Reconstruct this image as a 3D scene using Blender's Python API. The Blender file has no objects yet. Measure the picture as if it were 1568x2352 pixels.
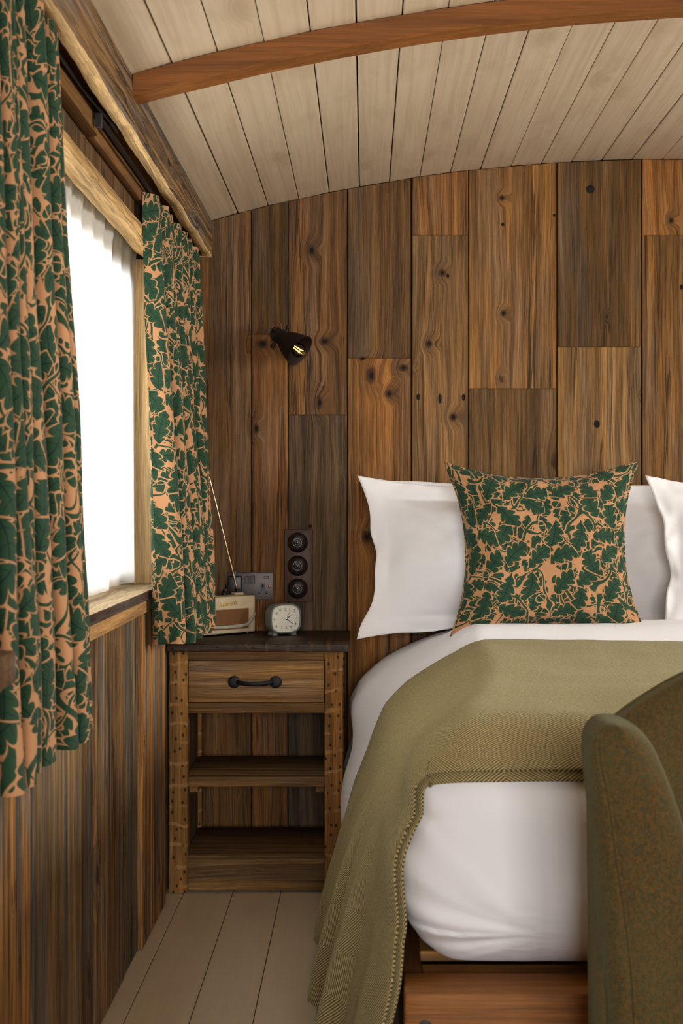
import bpy, bmesh, math, random
import numpy as np
from mathutils import Vector, Matrix, noise

random.seed(7)
SC = bpy.context.scene
COL = SC.collection
PI = math.pi

# ------------------------------------------------------------------ camera
CAM_H = 1.139
cam = bpy.data.cameras.new('camera')
camo = bpy.data.objects.new('camera', cam)
COL.objects.link(camo)
camo.location = (0, 0, CAM_H)
camo.rotation_euler = (PI / 2, 0, 0)
cam.sensor_fit = 'VERTICAL'
cam.sensor_height = 36
cam.sensor_width = 24
cam.lens = 36 * 2900 / 2352
cam.shift_x = -54 / 2352
cam.shift_y = -27 / 2352
cam.clip_start = 0.05
cam.dof.use_dof = True
cam.dof.focus_distance = 3.55
cam.dof.aperture_fstop = 8
SC.camera = camo

# ------------------------------------------------------------------ world, lamps, exposure
world = bpy.data.worlds.new('world')
SC.world = world
world.use_nodes = True
bg = world.node_tree.nodes['Background']
bg.inputs[0].default_value = (0.92, 0.97, 1.0, 1)
bg.inputs[1].default_value = 0.6

def area(name, loc, rot, sx, sy, power, col):
    l = bpy.data.lights.new(name, 'AREA')
    l.shape = 'RECTANGLE'
    l.size, l.size_y = sx, sy
    l.energy = power
    l.color = col
    o = bpy.data.objects.new(name, l)
    COL.objects.link(o)
    o.location = loc
    o.rotation_euler = rot
    return o

# daylight outside the left window, the glazed doors behind the camera and the window over the bed's far side
area('daylight_window', (-1.15, 2.65, 1.45), (0, -PI / 2 + 0.1, 0), 0.9, 1.5, 50, (0.90, 0.95, 1.0))
area('daylight_doors', (0.6, -3.1, 1.5), (PI / 2 - 0.06, 0, 0), 2.0, 1.7, 120, (1.0, 0.965, 0.935))
area('daylight_far_window', (2.95, 2.5, 1.5), (0, PI / 2, 0), 0.9, 1.4, 62, (1.0, 0.96, 0.91))

SC.view_settings.view_transform = 'Standard'
SC.view_settings.look = 'None'
SC.view_settings.gamma = 1
SC.view_settings.exposure = 0.8
SC.view_settings.use_curve_mapping = False
SC.cycles.use_denoising = True
SC.cycles.denoising_prefilter = 'NONE'
SC.cycles.max_bounces = 8
SC.cycles.diffuse_bounces = 5
SC.cycles.transparent_max_bounces = 12
SC.cycles.sample_clamp_indirect = 6
SC.cycles.caustics_reflective = False
SC.cycles.caustics_refractive = False

# ------------------------------------------------------------------ node helper
class G:
    def __init__(s, name):
        s.m = bpy.data.materials.new(name)
        s.m.use_nodes = True
        s.t = s.m.node_tree
        s.t.nodes.clear()
        s.out = s.t.nodes.new('ShaderNodeOutputMaterial')
    def put(s, sock, v):
        if v is None:
            return
        if isinstance(v, bpy.types.NodeSocket):
            s.t.links.new(v, sock)
        elif isinstance(v, (int, float)):
            try:
                sock.default_value = v
            except TypeError:
                sock.default_value = (v, v, v) if len(sock.default_value) == 3 else (v, v, v, 1)
        else:
            v = tuple(v)
            if len(sock.default_value) == 4 and len(v) == 3:
                v = v + (1,)
            sock.default_value = v
    def n(s, typ, **kw):
        nd = s.t.nodes.new('ShaderNode' + typ)
        ins = kw.pop('ins', {})
        for k, v in kw.items():
            setattr(nd, k, v)
        for k, v in ins.items():
            s.put(nd.inputs[k], v)
        return nd
    def m_(s, op, a, b=None, c=None):
        nd = s.n('Math', operation=op)
        for i, v in enumerate((a, b, c)):
            s.put(nd.inputs[i], v)
        return nd.outputs[0]
    def v_(s, op, a, b=None, scale=None):
        nd = s.n('VectorMath', operation=op)
        s.put(nd.inputs[0], a)
        if b is not None:
            s.put(nd.inputs[1], b)
        if scale is not None:
            s.put(nd.inputs['Scale'], scale)
        return nd.outputs[0]
    def sm(s, x, lo, hi, a=0.0, b=1.0, smooth=True):
        nd = s.n('MapRange', interpolation_type='SMOOTHSTEP' if smooth else 'LINEAR')
        for i, v in enumerate((x, lo, hi, a, b)):
            s.put(nd.inputs[i], v)
        return nd.outputs[0]
    def mix(s, f, a, b, blend='MIX'):
        nd = s.n('MixRGB', blend_type=blend)
        for i, v in enumerate((f, a, b)):
            s.put(nd.inputs[i], v)
        return nd.outputs[0]
    def noise(s, vec, scale=1.0, detail=2.0, rough=0.5, dist=0.0):
        nd = s.n('TexNoise')
        s.put(nd.inputs['Vector'], vec)
        s.put(nd.inputs['Scale'], scale)
        s.put(nd.inputs['Detail'], detail)
        s.put(nd.inputs['Roughness'], rough)
        s.put(nd.inputs['Distortion'], dist)
        return nd.outputs[0]
    def sep(s, v):
        nd = s.n('SeparateXYZ')
        s.put(nd.inputs[0], v)
        return nd.outputs
    def comb(s, x, y, z):
        nd = s.n('CombineXYZ')
        for i, v in enumerate((x, y, z)):
            s.put(nd.inputs[i], v)
        return nd.outputs[0]
    def bump(s, h, strength=0.3, dist=0.002, normal=None):
        nd = s.n('Bump')
        s.put(nd.inputs['Strength'], strength)
        s.put(nd.inputs['Distance'], dist)
        s.put(nd.inputs['Height'], h)
        if normal is not None:
            s.put(nd.inputs['Normal'], normal)
        return nd.outputs[0]
    def bsdf(s, color, rough=0.6, metal=0.0, normal=None, spec=0.5, sheen=0.0, sheen_tint=(1, 1, 1), coat=0.0):
        nd = s.n('BsdfPrincipled')
        s.put(nd.inputs['Base Color'], color)
        s.put(nd.inputs['Roughness'], rough)
        s.put(nd.inputs['Metallic'], metal)
        s.put(nd.inputs['Specular IOR Level'], spec)
        s.put(nd.inputs['Sheen Weight'], sheen)
        s.put(nd.inputs['Sheen Tint'], sheen_tint)
        s.put(nd.inputs['Coat Weight'], coat)
        if normal is not None:
            s.put(nd.inputs['Normal'], normal)
        s.t.links.new(nd.outputs[0], s.out.inputs[0])
        return nd

def plain(name, col, rough=0.5, metal=0.0, spec=0.5, coat=0.0, grain=0.0):
    g = G(name)
    nrm = None
    c = col
    if grain:
        tc = g.n('TexCoord').outputs['Object']
        h = g.noise(tc, 400, 3, 0.6)
        nrm = g.bump(h, grain, 0.001)
        f = g.noise(tc, 30, 3, 0.6)
        c = g.mix(g.sm(f, 0.3, 0.7, 0, 0.35), col, tuple(0.6 * x for x in col))
    g.bsdf(c, rough, metal, nrm, spec, coat=coat)
    return g.m

# ------------------------------------------------------------------ wood
_WOOD = {}
WOODK = 0.78
def wood(axis, grey=0.35, crack=0.6, knots=0.5, rough=0.78, contrast=1.0, saw=0.0, bumps=0.5, spots=()):
    """reclaimed timber; grain runs along axis; tone comes from each object's own colour"""
    kk = (axis, grey, crack, knots, rough, contrast, saw, bumps, tuple(spots))
    if kk in _WOOD:
        return _WOOD[kk]
    g = G('timber_%s_%d' % (axis, len(_WOOD)))
    tc = g.n('TexCoord').outputs['Object']
    oi = g.n('ObjectInfo')
    rnd = oi.outputs['Random']
    base = oi.outputs['Color']
    x, y, z = g.sep(tc)[0:3]
    a, b, l = {'x': (z, y, x), 'y': (x, z, y), 'z': (x, y, z)}[axis]
    a = g.m_('ADD', a, g.m_('MULTIPLY', rnd, 57.3))
    b = g.m_('ADD', b, g.m_('MULTIPLY', rnd, 23.7))
    l = g.m_('ADD', l, g.m_('MULTIPLY', rnd, 91.1))
    ab = g.m_('ADD', a, b)
    # knots
    kn = g.noise(g.comb(g.m_('MULTIPLY', ab, 45), g.m_('MULTIPLY', l, 28), 1.0), 1, 3)
    kv = g.comb(g.m_('ADD', g.m_('MULTIPLY', ab, 7.0), g.m_('MULTIPLY', g.m_('SUBTRACT', kn, 0.5), 0.09)), g.m_('ADD', g.m_('MULTIPLY', l, 3.8), g.m_('MULTIPLY', g.m_('SUBTRACT', kn, 0.5), -0.07)), 0)
    vo = g.n('TexVoronoi', voronoi_dimensions='2D', feature='F1', ins={'Vector': kv, 'Scale': 1.0, 'Randomness': 1.0})
    kd = vo.outputs['Distance']
    has = g.sm(g.sep(vo.outputs['Color'])[0], 1.0 - knots * 0.5, 1.02 - knots * 0.5)
    size = g.m_('MULTIPLY_ADD', g.m_('POWER', g.sep(vo.outputs['Color'])[1], 2.0), 0.085, 0.025)
    kr = g.m_('DIVIDE', kd, size)
    knot = g.m_('MULTIPLY', g.sm(kr, 1.25, 0.7), has)
    core = g.m_('MULTIPLY', g.sm(kr, 0.7, 0.3), has)
    halo = g.m_('MULTIPLY', g.sm(kr, 4.5, 0.6), has)
    cgate = g.sm(g.sep(vo.outputs['Color'])[2], 0.3, 0.7)
    if spots:
        # knots at fixed places of this wall
        px_, py_, pz_ = g.sep(g.n('NewGeometry').outputs['Position'])[0:3]
        km = None
        for (sx, sz, rx, rz) in spots:
            ux = g.m_('MULTIPLY', g.m_('SUBTRACT', px_, sx), 1.0 / rx)
            uz = g.m_('MULTIPLY', g.m_('SUBTRACT', pz_, sz), 1.0 / rz)
            dd = g.m_('SQRT', g.m_('ADD', g.m_('MULTIPLY', ux, ux), g.m_('MULTIPLY', uz, uz)))
            km = dd if km is None else g.m_('MINIMUM', km, dd)
        km = g.m_('ADD', km, g.m_('MULTIPLY', g.m_('SUBTRACT', kn, 0.5), 0.9))
        knot = g.m_('MAXIMUM', knot, g.sm(km, 1.25, 0.7))
        core = g.m_('MAXIMUM', core, g.sm(km, 0.65, 0.25))
        halo = g.m_('MAXIMUM', halo, g.sm(km, 3.6, 0.6))
        cgate = g.m_('MAXIMUM', cgate, g.sm(km, 1.4, 1.0))
    warp = g.noise(g.comb(g.m_('MULTIPLY', a, 5), g.m_('MULTIPLY', b, 5), g.m_('MULTIPLY', l, 1.3)), 1, 2)
    aw = g.m_('ADD', a, g.m_('MULTIPLY', g.m_('SUBTRACT', warp, 0.5), 0.045))
    aw = g.m_('ADD', aw, g.m_('MULTIPLY', halo, 0.02))
    fine = g.noise(g.comb(g.m_('MULTIPLY', aw, 300), g.m_('MULTIPLY', b, 300), g.m_('MULTIPLY', l, 7)), 1, 5, 0.7)
    mid = g.noise(g.comb(g.m_('MULTIPLY', aw, 55), g.m_('MULTIPLY', b, 55), g.m_('MULTIPLY', l, 1.2)), 1, 4, 0.6)
    broad = g.noise(g.comb(g.m_('MULTIPLY', aw, 11), g.m_('MULTIPLY', b, 11), g.m_('MULTIPLY', l, 0.8)), 1, 3, 0.55)
    tone = g.noise(g.comb(g.m_('MULTIPLY', aw, 16), g.m_('MULTIPLY', b, 16), g.m_('MULTIPLY', l, 1.6)), 1, 4, 0.6)
    k1 = g.sm(fine, 0.30, 0.70, 1 - 0.60 * contrast, 1 + 0.50 * contrast, False)
    k2 = g.sm(mid, 0.3, 0.7, 1 - 0.55 * contrast, 1 + 0.45 * contrast, False)
    k3 = g.sm(broad, 0.3, 0.7, 1 - 0.35 * contrast, 1 + 0.30 * contrast, False)
    k = g.m_('MULTIPLY', g.m_('MULTIPLY', k1, k2), k3)
    col = g.v_('SCALE', base, scale=g.m_('MULTIPLY', k, WOODK))
    # weathered silver bands
    gl = g.m_('MULTIPLY', k, 0.125)
    greyc = g.comb(g.m_('MULTIPLY', gl, 1.12), gl, g.m_('MULTIPLY', gl, 0.85))
    col = g.mix(g.sm(tone, 0.44, 0.64, 0, grey), col, greyc)
    # long shakes and splits
    cr = g.noise(g.comb(g.m_('MULTIPLY', aw, 42), g.m_('MULTIPLY', b, 25), g.m_('MULTIPLY', l, 0.75)), 1, 2.0, 0.5)
    gate = g.noise(g.comb(g.m_('MULTIPLY', a, 14), 3.3, g.m_('MULTIPLY', l, 1.4)), 1, 2)
    line = g.sm(g.m_('ABSOLUTE', g.m_('SUBTRACT', cr, 0.5)), 0.020, 0.006)
    line2 = g.sm(g.m_('ABSOLUTE', g.m_('SUBTRACT', mid, 0.47)), 0.022, 0.004)
    crk = g.m_('MULTIPLY', g.m_('MAXIMUM', line, g.m_('MULTIPLY', line2, 0.55)), g.sm(gate, 0.44, 0.60, 0.08, 1.0))
    crk = g.m_('MULTIPLY', crk, crack)
    col = g.mix(g.m_('MULTIPLY', crk, 0.9), col, (0.012, 0.008, 0.005))
    col = g.mix(g.m_('MULTIPLY', halo, 0.28), col, (0.05, 0.025, 0.01))
    col = g.mix(g.m_('MULTIPLY', knot, 0.8), col, g.mix(g.sm(kn, 0.35, 0.65), (0.06, 0.028, 0.010), (0.018, 0.009, 0.005)))
    col = g.mix(g.m_('MULTIPLY', core, cgate), col, (0.006, 0.004, 0.003))
    h = g.m_('ADD', g.m_('MULTIPLY', fine, 0.5), g.m_('MULTIPLY', mid, 0.6))
    h = g.m_('SUBTRACT', h, g.m_('MULTIPLY', crk, 1.3))
    h = g.m_('SUBTRACT', h, g.m_('MULTIPLY', core, 0.8))
    if saw:
        sv = g.noise(g.comb(g.m_('MULTIPLY', a, 9), g.m_('MULTIPLY', b, 9), g.m_('MULTIPLY', l, 7)), 1, 3, 0.6)
        fr_ = g.m_('FRACT', g.m_('ADD', g.m_('MULTIPLY', l, 17.0), g.m_('MULTIPLY', sv, 0.9)))
        sawm = g.m_('MULTIPLY', g.sm(g.m_('ABSOLUTE', g.m_('SUBTRACT', fr_, 0.5)), 0.10, 0.07), g.sm(g.noise(g.comb(g.m_('MULTIPLY', a, 30), 0, g.m_('MULTIPLY', l, 22)), 1, 2), 0.40, 0.56))
        hv = g.n('TexVoronoi', voronoi_dimensions='2D', feature='F1', ins={'Vector': g.comb(g.m_('MULTIPLY', a, 38), g.m_('MULTIPLY', l, 26), 0), 'Scale': 1.0, 'Randomness': 0.7})
        hole = g.sm(hv.outputs['Distance'], 0.17, 0.08)
        col = g.mix(g.m_('MULTIPLY', hole, 0.9), col, (0.008, 0.005, 0.003))
        col = g.mix(g.m_('MULTIPLY', sawm, saw), col, g.mix(0.5, g.v_('SCALE', base, scale=1.5), (0.30, 0.20, 0.115)))
        h = g.m_('ADD', h, g.m_('MULTIPLY', sawm, 0.5))
    nrm = g.bump(h, bumps, 0.003)
    g.bsdf(col, rough, 0, nrm, 0.25)
    _WOOD[kk] = g.m
    return g.m

def painted(name, axis, col, dark, rough=0.6, bumps=0.25, knots=0.4, var=0.35, saw=0.0):
    g = G(name)
    tc = g.n('TexCoord').outputs['Object']
    rnd = g.n('ObjectInfo').outputs['Random']
    x, y, z = g.sep(tc)[0:3]
    a, b, l = {'x': (z, y, x), 'y': (x, z, y)}[axis]
    a = g.m_('ADD', a, g.m_('MULTIPLY', rnd, 31.7))
    l = g.m_('ADD', l, g.m_('MULTIPLY', rnd, 77.7))
    kv = g.comb(g.m_('MULTIPLY', a, 7), g.m_('MULTIPLY', l, 3.2), 0)
    vo = g.n('TexVoronoi', voronoi_dimensions='2D', feature='F1', ins={'Vector': kv, 'Scale': 1.0})
    has = g.sm(g.sep(vo.outputs['Color'])[0], 1 - knots * 0.5, 1.02 - knots * 0.5)
    halo = g.m_('MULTIPLY', g.sm(vo.outputs['Distance'], 0.32, 0.05), has)
    warp = g.noise(g.comb(g.m_('MULTIPLY', a, 8), 0.5, g.m_('MULTIPLY', l, 1.5)), 1, 2)
    aw = g.m_('ADD', a, g.m_('MULTIPLY', warp, 0.04))
    aw = g.m_('ADD', aw, g.m_('MULTIPLY', halo, 0.03))
    mid = g.noise(g.comb(g.m_('MULTIPLY', aw, 75), g.m_('MULTIPLY', b, 10), g.m_('MULTIPLY', l, 1.6)), 1, 4, 0.6)
    blot = g.noise(g.comb(g.m_('MULTIPLY', a, 9), 1.7, g.m_('MULTIPLY', l, 4)), 1, 3, 0.6)
    c = g.mix(g.sm(mid, 0.35, 0.75, 0, var), col, dark)
    c = g.mix(g.sm(blot, 0.5, 0.75, 0, var * 0.8), c, dark)
    c = g.mix(g.m_('MULTIPLY', halo, var), c, dark)
    h = g.m_('ADD', mid, g.m_('MULTIPLY', halo, 0.6))
    if saw:
        pit = g.noise(g.comb(g.m_('MULTIPLY', a, 90), 0, g.m_('MULTIPLY', l, 160)), 1, 2)
        where = g.sm(g.noise(g.comb(g.m_('MULTIPLY', a, 11), 4, g.m_('MULTIPLY', l, 1.0)), 1, 1), 0.52, 0.62)
        h = g.m_('ADD', h, g.m_('MULTIPLY', g.m_('MULTIPLY', pit, where), saw))
    g.bsdf(c, g.sm(blot, 0.3, 0.7, rough - 0.08, rough + 0.08), 0, g.bump(h, bumps, 0.002), 0.35)
    return g.m

# ------------------------------------------------------------------ printed oak leaf cloth
def leaf_cloth(name):
    g = G(name)
    uv = g.n('UVMap').outputs[0]
    wob = g.n('TexNoise', ins={'Vector': uv, 'Scale': 9.0, 'Detail': 1.0}).outputs['Color']
    uvw = g.v_('ADD', uv, g.v_('SCALE', g.v_('SUBTRACT', wob, (0.5, 0.5, 0.5)), scale=0.022))
    def layer(scale, off, L, W, lean, thin=-0.2):
        p = g.v_('ADD', g.v_('SCALE', uvw, scale=scale), (off, off * 1.7, 0))
        v1 = g.n('TexVoronoi', voronoi_dimensions='2D', feature='F1', ins={'Vector': p, 'Scale': 1.0, 'Randomness': 0.72})
        ve = g.n('TexVoronoi', voronoi_dimensions='2D', feature='DISTANCE_TO_EDGE', ins={'Vector': p, 'Scale': 1.0, 'Randomness': 0.72})
        d = g.sep(g.v_('SUBTRACT', p, v1.outputs['Position']))
        cr = g.sep(v1.outputs['Color'])
        ang = g.m_('MULTIPLY_ADD', cr[0], 5.2, lean)
        ca, sa = g.m_('COSINE', ang), g.m_('SINE', ang)
        u = g.m_('ADD', g.m_('MULTIPLY', d[0], ca), g.m_('MULTIPLY', d[1], sa))
        v = g.m_('SUBTRACT', g.m_('MULTIPLY', d[1], ca), g.m_('MULTIPLY', d[0], sa))
        v = g.m_('ADD', v, g.m_('MULTIPLY', g.m_('MULTIPLY', u, u), 0.22))
        t = g.m_('MULTIPLY_ADD', u, 1.0 / L, 0.5)
        av = g.m_('ABSOLUTE', v)
        tc = g.n('Clamp', ins={0: t, 1: 0.0, 2: 1.0}).outputs[0]
        env = g.m_('MULTIPLY', g.m_('POWER', tc, 0.62), g.m_('POWER', g.m_('SUBTRACT', 1.0, tc), 0.42))
        env = g.m_('MULTIPLY', env, 2.0 * W)
        tt = g.m_('SUBTRACT', t, g.m_('MULTIPLY', av, 0.55 / L))
        ph = g.m_('MULTIPLY_ADD', tt, PI * 4.0, 0.9)
        lob = g.m_('POWER', g.m_('ABSOLUTE', g.m_('SINE', ph)), 0.55)
        w = g.m_('MULTIPLY', env, g.m_('MULTIPLY_ADD', lob, 0.60, 0.40))
        sd = g.m_('SUBTRACT', w, av)
        # stalk
        st = g.m_('SUBTRACT', 0.034, av)
        st = g.m_('MINIMUM', st, g.m_('SUBTRACT', 0.3, t))
        sd = g.m_('MAXIMUM', sd, st)
        # one cell in eight carries an acorn
        ac = g.m_('SUBTRACT', 0.21, g.m_('SQRT', g.m_('ADD', g.m_('MULTIPLY', u, u), g.m_('MULTIPLY', g.m_('MULTIPLY', v, v), 2.4))))
        isac = g.m_('GREATER_THAN', cr[1], 0.88)
        sd = g.m_('ADD', g.m_('MULTIPLY', sd, g.m_('SUBTRACT', 1.0, isac)), g.m_('MULTIPLY', ac, isac))
        cap = g.m_('MULTIPLY', g.sm(g.m_('ABSOLUTE', g.m_('SUBTRACT', u, 0.05)), 0.022, 0.012), isac)
        edge = g.m_('SUBTRACT', ve.outputs['Distance'], 0.022)
        sdm = g.m_('MINIMUM', g.m_('MINIMUM', sd, edge), g.m_('SUBTRACT', cr[2], thin))
        rib = g.sm(av, 0.020, 0.010)
        side = g.m_('MULTIPLY', g.sm(g.m_('ABSOLUTE', g.m_('COSINE', ph)), 0.13, 0.06), g.sm(g.m_('SUBTRACT', g.m_('MULTIPLY', env, 0.66), av), 0, 0.02))
        vein = g.m_('MULTIPLY', g.m_('MAXIMUM', rib, side), g.m_('SUBTRACT', 1.0, isac))
        return sdm, sd, vein, cap
    e = 0.012
    s3, o3, vn3, cp3 = layer(21.5, 23.3, 1.28, 0.35, -2.6, 0.35)
    s1, o1, vn1, cp1 = layer(14.6, 3.1, 1.32, 0.36, -2.6)
    s2, o2, vn2, cp2 = layer(17.6, 11.7, 1.30, 0.35, -2.6)
    m1 = g.sm(s1, -e, e)
    cover1 = g.sm(s1, -0.065, -0.045)
    # winding branches lie over the smaller leaves and under the large ones
    bn = g.m_('ABSOLUTE', g.m_('SUBTRACT', g.noise(g.v_('ADD', uvw, (5.1, 2.2, 0)), 8.5, 0.6), 0.5))
    bn2 = g.m_('ABSOLUTE', g.m_('SUBTRACT', g.noise(g.v_('ADD', uvw, (1.3, 9.2, 0)), 13.0, 0.6), 0.52))
    free1 = g.m_('SUBTRACT', 1.0, cover1)
    stem = g.m_('MULTIPLY', g.m_('MAXIMUM', g.sm(bn, 0.021, 0.016), g.sm(bn2, 0.017, 0.012)), free1)
    sgap = g.m_('MULTIPLY', g.m_('MAXIMUM', g.sm(bn, 0.036, 0.031), g.sm(bn2, 0.032, 0.027)), free1)
    cover1 = g.m_('MAXIMUM', cover1, sgap)
    m2 = g.m_('MULTIPLY', g.sm(s2, -e, e), g.m_('SUBTRACT', 1.0, cover1))
    cover2 = g.m_('MAXIMUM', cover1, g.sm(s2, -0.07, -0.045))
    m3 = g.m_('MULTIPLY', g.sm(s3, -e, e), g.m_('SUBTRACT', 1.0, cover2))
    green = g.m_('MAXIMUM', g.m_('MAXIMUM', g.m_('MAXIMUM', m1, m2), m3), stem)
    green = g.m_('MULTIPLY', green, g.m_('SUBTRACT', 1.0, g.m_('MULTIPLY', cp1, m1)))
    vein = g.m_('MAXIMUM', g.m_('MULTIPLY', vn1, m1), g.m_('MULTIPLY', vn2, m2))
    thr = g.noise(g.v_('MULTIPLY', uv, (1, 1, 1)), 900, 2)
    weave = g.sm(thr, 0.3, 0.7, 0.86, 1.10, False)
    gc = g.mix(g.noise(uv, 40, 2), (0.018, 0.050, 0.024), (0.026, 0.068, 0.032))
    gc = g.mix(g.m_('MULTIPLY', vein, 0.85), gc, (0.003, 0.018, 0.020))
    pc = g.mix(g.noise(uv, 25, 2), (0.48, 0.235, 0.105), (0.53, 0.27, 0.13))
    c = g.v_('SCALE', g.mix(green, pc, gc), scale=weave)
    b = g.bsdf(c, 0.85, 0, g.bump(thr, 0.15, 0.0006), 0.2, 0.08)
    tr = g.n('BsdfTranslucent')
    g.put(tr.inputs[0], c)
    mx = g.n('MixShader', ins={0: 0.10})
    g.t.links.new(b.outputs[0], mx.inputs[1])
    g.t.links.new(tr.outputs[0], mx.inputs[2])
    g.t.links.new(mx.outputs[0], g.out.inputs[0])
    return g.m

def throw_cloth():
    g = G('herringbone_wool')
    uv = g.n('UVMap').outputs[0]
    w = g.n('TexNoise', ins={'Vector': uv, 'Scale': 60.0, 'Detail': 2.0}).outputs['Color']
    uvw = g.v_('ADD', uv, g.v_('SCALE', g.v_('SUBTRACT', w, (0.5, 0.5, 0.5)), scale=0.0012))
    a, b = g.sep(uvw)[0:2]
    W = 0.082
    cidx = g.m_('DIVIDE', a, W)
    sgn = g.m_('PINGPONG', cidx, 1.0)
    diag = g.m_('ADD', g.m_('MULTIPLY', sgn, W * 0.85), b)
    ph = g.m_('MULTIPLY', diag, 2 * PI / 0.0064)
    st = g.sm(g.m_('SINE', ph), -0.5, 0.5)
    fuzz = g.noise(uv, 1500, 2, 0.7)
    st = g.m_('ADD', st, g.m_('MULTIPLY', g.m_('SUBTRACT', fuzz, 0.5), 0.6))
    blot = g.noise(uv, 70, 3, 0.7)
    flk = g.noise(g.comb(g.m_('MULTIPLY', g.m_('ADD', a, b), 70), g.m_('MULTIPLY', g.m_('SUBTRACT', a, b), 260), 0), 1, 3, 0.7)
    c = g.mix(st, (0.072, 0.043, 0.013), (0.47, 0.385, 0.185))
    c = g.mix(g.sm(blot, 0.35, 0.75, 0, 0.2), c, (0.22, 0.18, 0.065))
    c = g.v_('SCALE', c, scale=g.sm(flk, 0.25, 0.75, 0.52, 1.50, False))
    nrm = g.bump(st, 0.35, 0.0012)
    g.bsdf(c, 0.95, 0, nrm, 0.1, 0.16, (0.8, 0.85, 0.6))
    return g.m

def tweed_cloth():
    g = G('green_tweed')
    tc = g.n('TexCoord').outputs['Object']
    st = g.v_('MULTIPLY', tc, (1.0, 1.0, 0.7))
    n1 = g.noise(st, 210, 4, 0.8)
    n2 = g.noise(g.v_('ADD', st, (7, 3, 1)), 230, 4, 0.8)
    n3 = g.noise(st, 9, 2)
    c = g.mix(g.sm(n1, 0.36, 0.62), (0.058, 0.045, 0.016), (0.125, 0.068, 0.020))
    c = g.mix(g.sm(n2, 0.50, 0.70), c, (0.038, 0.066, 0.046))
    c = g.mix(g.sm(n3, 0.4, 0.7, 0, 0.3), c, (0.095, 0.085, 0.035))
    f = g.noise(st, 700, 2, 0.7)
    c = g.v_('SCALE', c, scale=g.sm(f, 0.3, 0.7, 0.7, 1.3, False))
    g.bsdf(c, 0.95, 0, g.bump(f, 0.3, 0.001), 0.1, 0.2, (0.6, 0.7, 0.45))
    return g.m

def linen(name, col, bumpy=0.25):
    g = G(name)
    tc = g.n('TexCoord').outputs['Object']
    w1 = g.noise(g.v_('MULTIPLY', tc, (1.0, 1.6, 1.2)), 7, 3, 0.5, 0.6)
    f = g.noise(tc, 1300, 1)
    n = g.bump(w1, bumpy, 0.012)
    n = g.bump(f, 0.06, 0.0005, n)
    g.bsdf(col, 0.8, 0, n, 0.2, 0.12)
    return g.m

def sheer_cloth():
    g = G('sheer_voile')
    tc = g.n('TexCoord').outputs['Object']
    y, z = g.sep(tc)[1:3]
    th = g.noise(g.comb(0, g.m_('MULTIPLY', y, 60), g.m_('MULTIPLY', z, 900)), 1, 2)
    th2 = g.noise(g.comb(0, g.m_('MULTIPLY', y, 900), g.m_('MULTIPLY', z, 60)), 1, 2)
    wv = g.m_('ADD', th, th2)
    d = g.n('BsdfDiffuse', ins={0: (0.86, 0.85, 0.82)})
    t = g.n('BsdfTranslucent', ins={0: (0.86, 0.84, 0.79)})
    tr = g.n('BsdfTransparent')
    m1 = g.n('MixShader', ins={0: 0.52})
    g.t.links.new(d.outputs[0], m1.inputs[1])
    g.t.links.new(t.outputs[0], m1.inputs[2])
    m2 = g.n('MixShader', ins={0: g.sm(wv, 0.75, 1.25, 0.14, 0.04, False)})
    g.t.links.new(m1.outputs[0], m2.inputs[1])
    g.t.links.new(tr.outputs[0], m2.inputs[2])
    g.t.links.new(m2.outputs[0], g.out.inputs[0])
    return g.m

def thin_glass(name, fac=0.06):
    g = G(name)
    tr = g.n('BsdfTransparent')
    gl = g.n('BsdfGlossy', ins={'Roughness': 0.02})
    fr = g.n('Fresnel', ins={0: 1.45})
    m = g.n('MixShader')
    g.t.links.new(fr.outputs[0], m.inputs[0])
    g.t.links.new(tr.outputs[0], m.inputs[1])
    g.t.links.new(gl.outputs[0], m.inputs[2])
    g.t.links.new(m.outputs[0], g.out.inputs[0])
    return g.m

WZ = wood('z', 0.26, 0.85, 0.55)
WZ2 = wood('z', 0.9, 1.0, 0.3, contrast=1.15)
WX = wood('x', 0.35, 0.5, 0.3)
WY = wood('y', 0.45, 0.9, 0.25, contrast=1.15, bumps=0.9)
WZS = wood('z', 0.15, 0.35, 0.0, saw=0.55)
WYB = wood('y', 0.1, 0.25, 0.15, contrast=0.7)
WXB = wood('x', 0.05, 0.2, 0.15, contrast=0.6, rough=0.55)
LINT = wood('y', 0.1, 0.45, 0.4, contrast=0.8, bumps=0.8)
DARKGAP = plain('gap_dark', (0.012, 0.009, 0.007), 0.9)
CEILM = painted('limewashed_board', 'y', (0.60, 0.475, 0.325), (0.39, 0.275, 0.165), 0.55, 0.35, 0.5, 0.5, 1.0)
FLOORM = painted('cream_floor_paint', 'y', (0.55, 0.45, 0.31), (0.46, 0.365, 0.24), 0.42, 0.12, 0.2, 0.35)
LEAF = leaf_cloth('oak_leaf_print')
THROW = throw_cloth()
TWEED = tweed_cloth()
WHITE = linen('white_cotton', (0.88, 0.88, 0.91), 0.3)
WHITEP = linen('white_cotton_pillow', (0.88, 0.875, 0.89), 0.4)
SHEER = sheer_cloth()
GLASS = thin_glass('window_glass')
IRON = plain('black_iron', (0.012, 0.012, 0.013), 0.5, 0.6, grain=0.3)
BLACK = plain('black_plastic', (0.012, 0.011, 0.011), 0.4)
RUST = plain('rusted_brown_iron', (0.022, 0.012, 0.010), 0.6, 0.5, grain=0.4)

# ------------------------------------------------------------------ mesh helper
def link(o):
    COL.objects.link(o)
    return o

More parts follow.
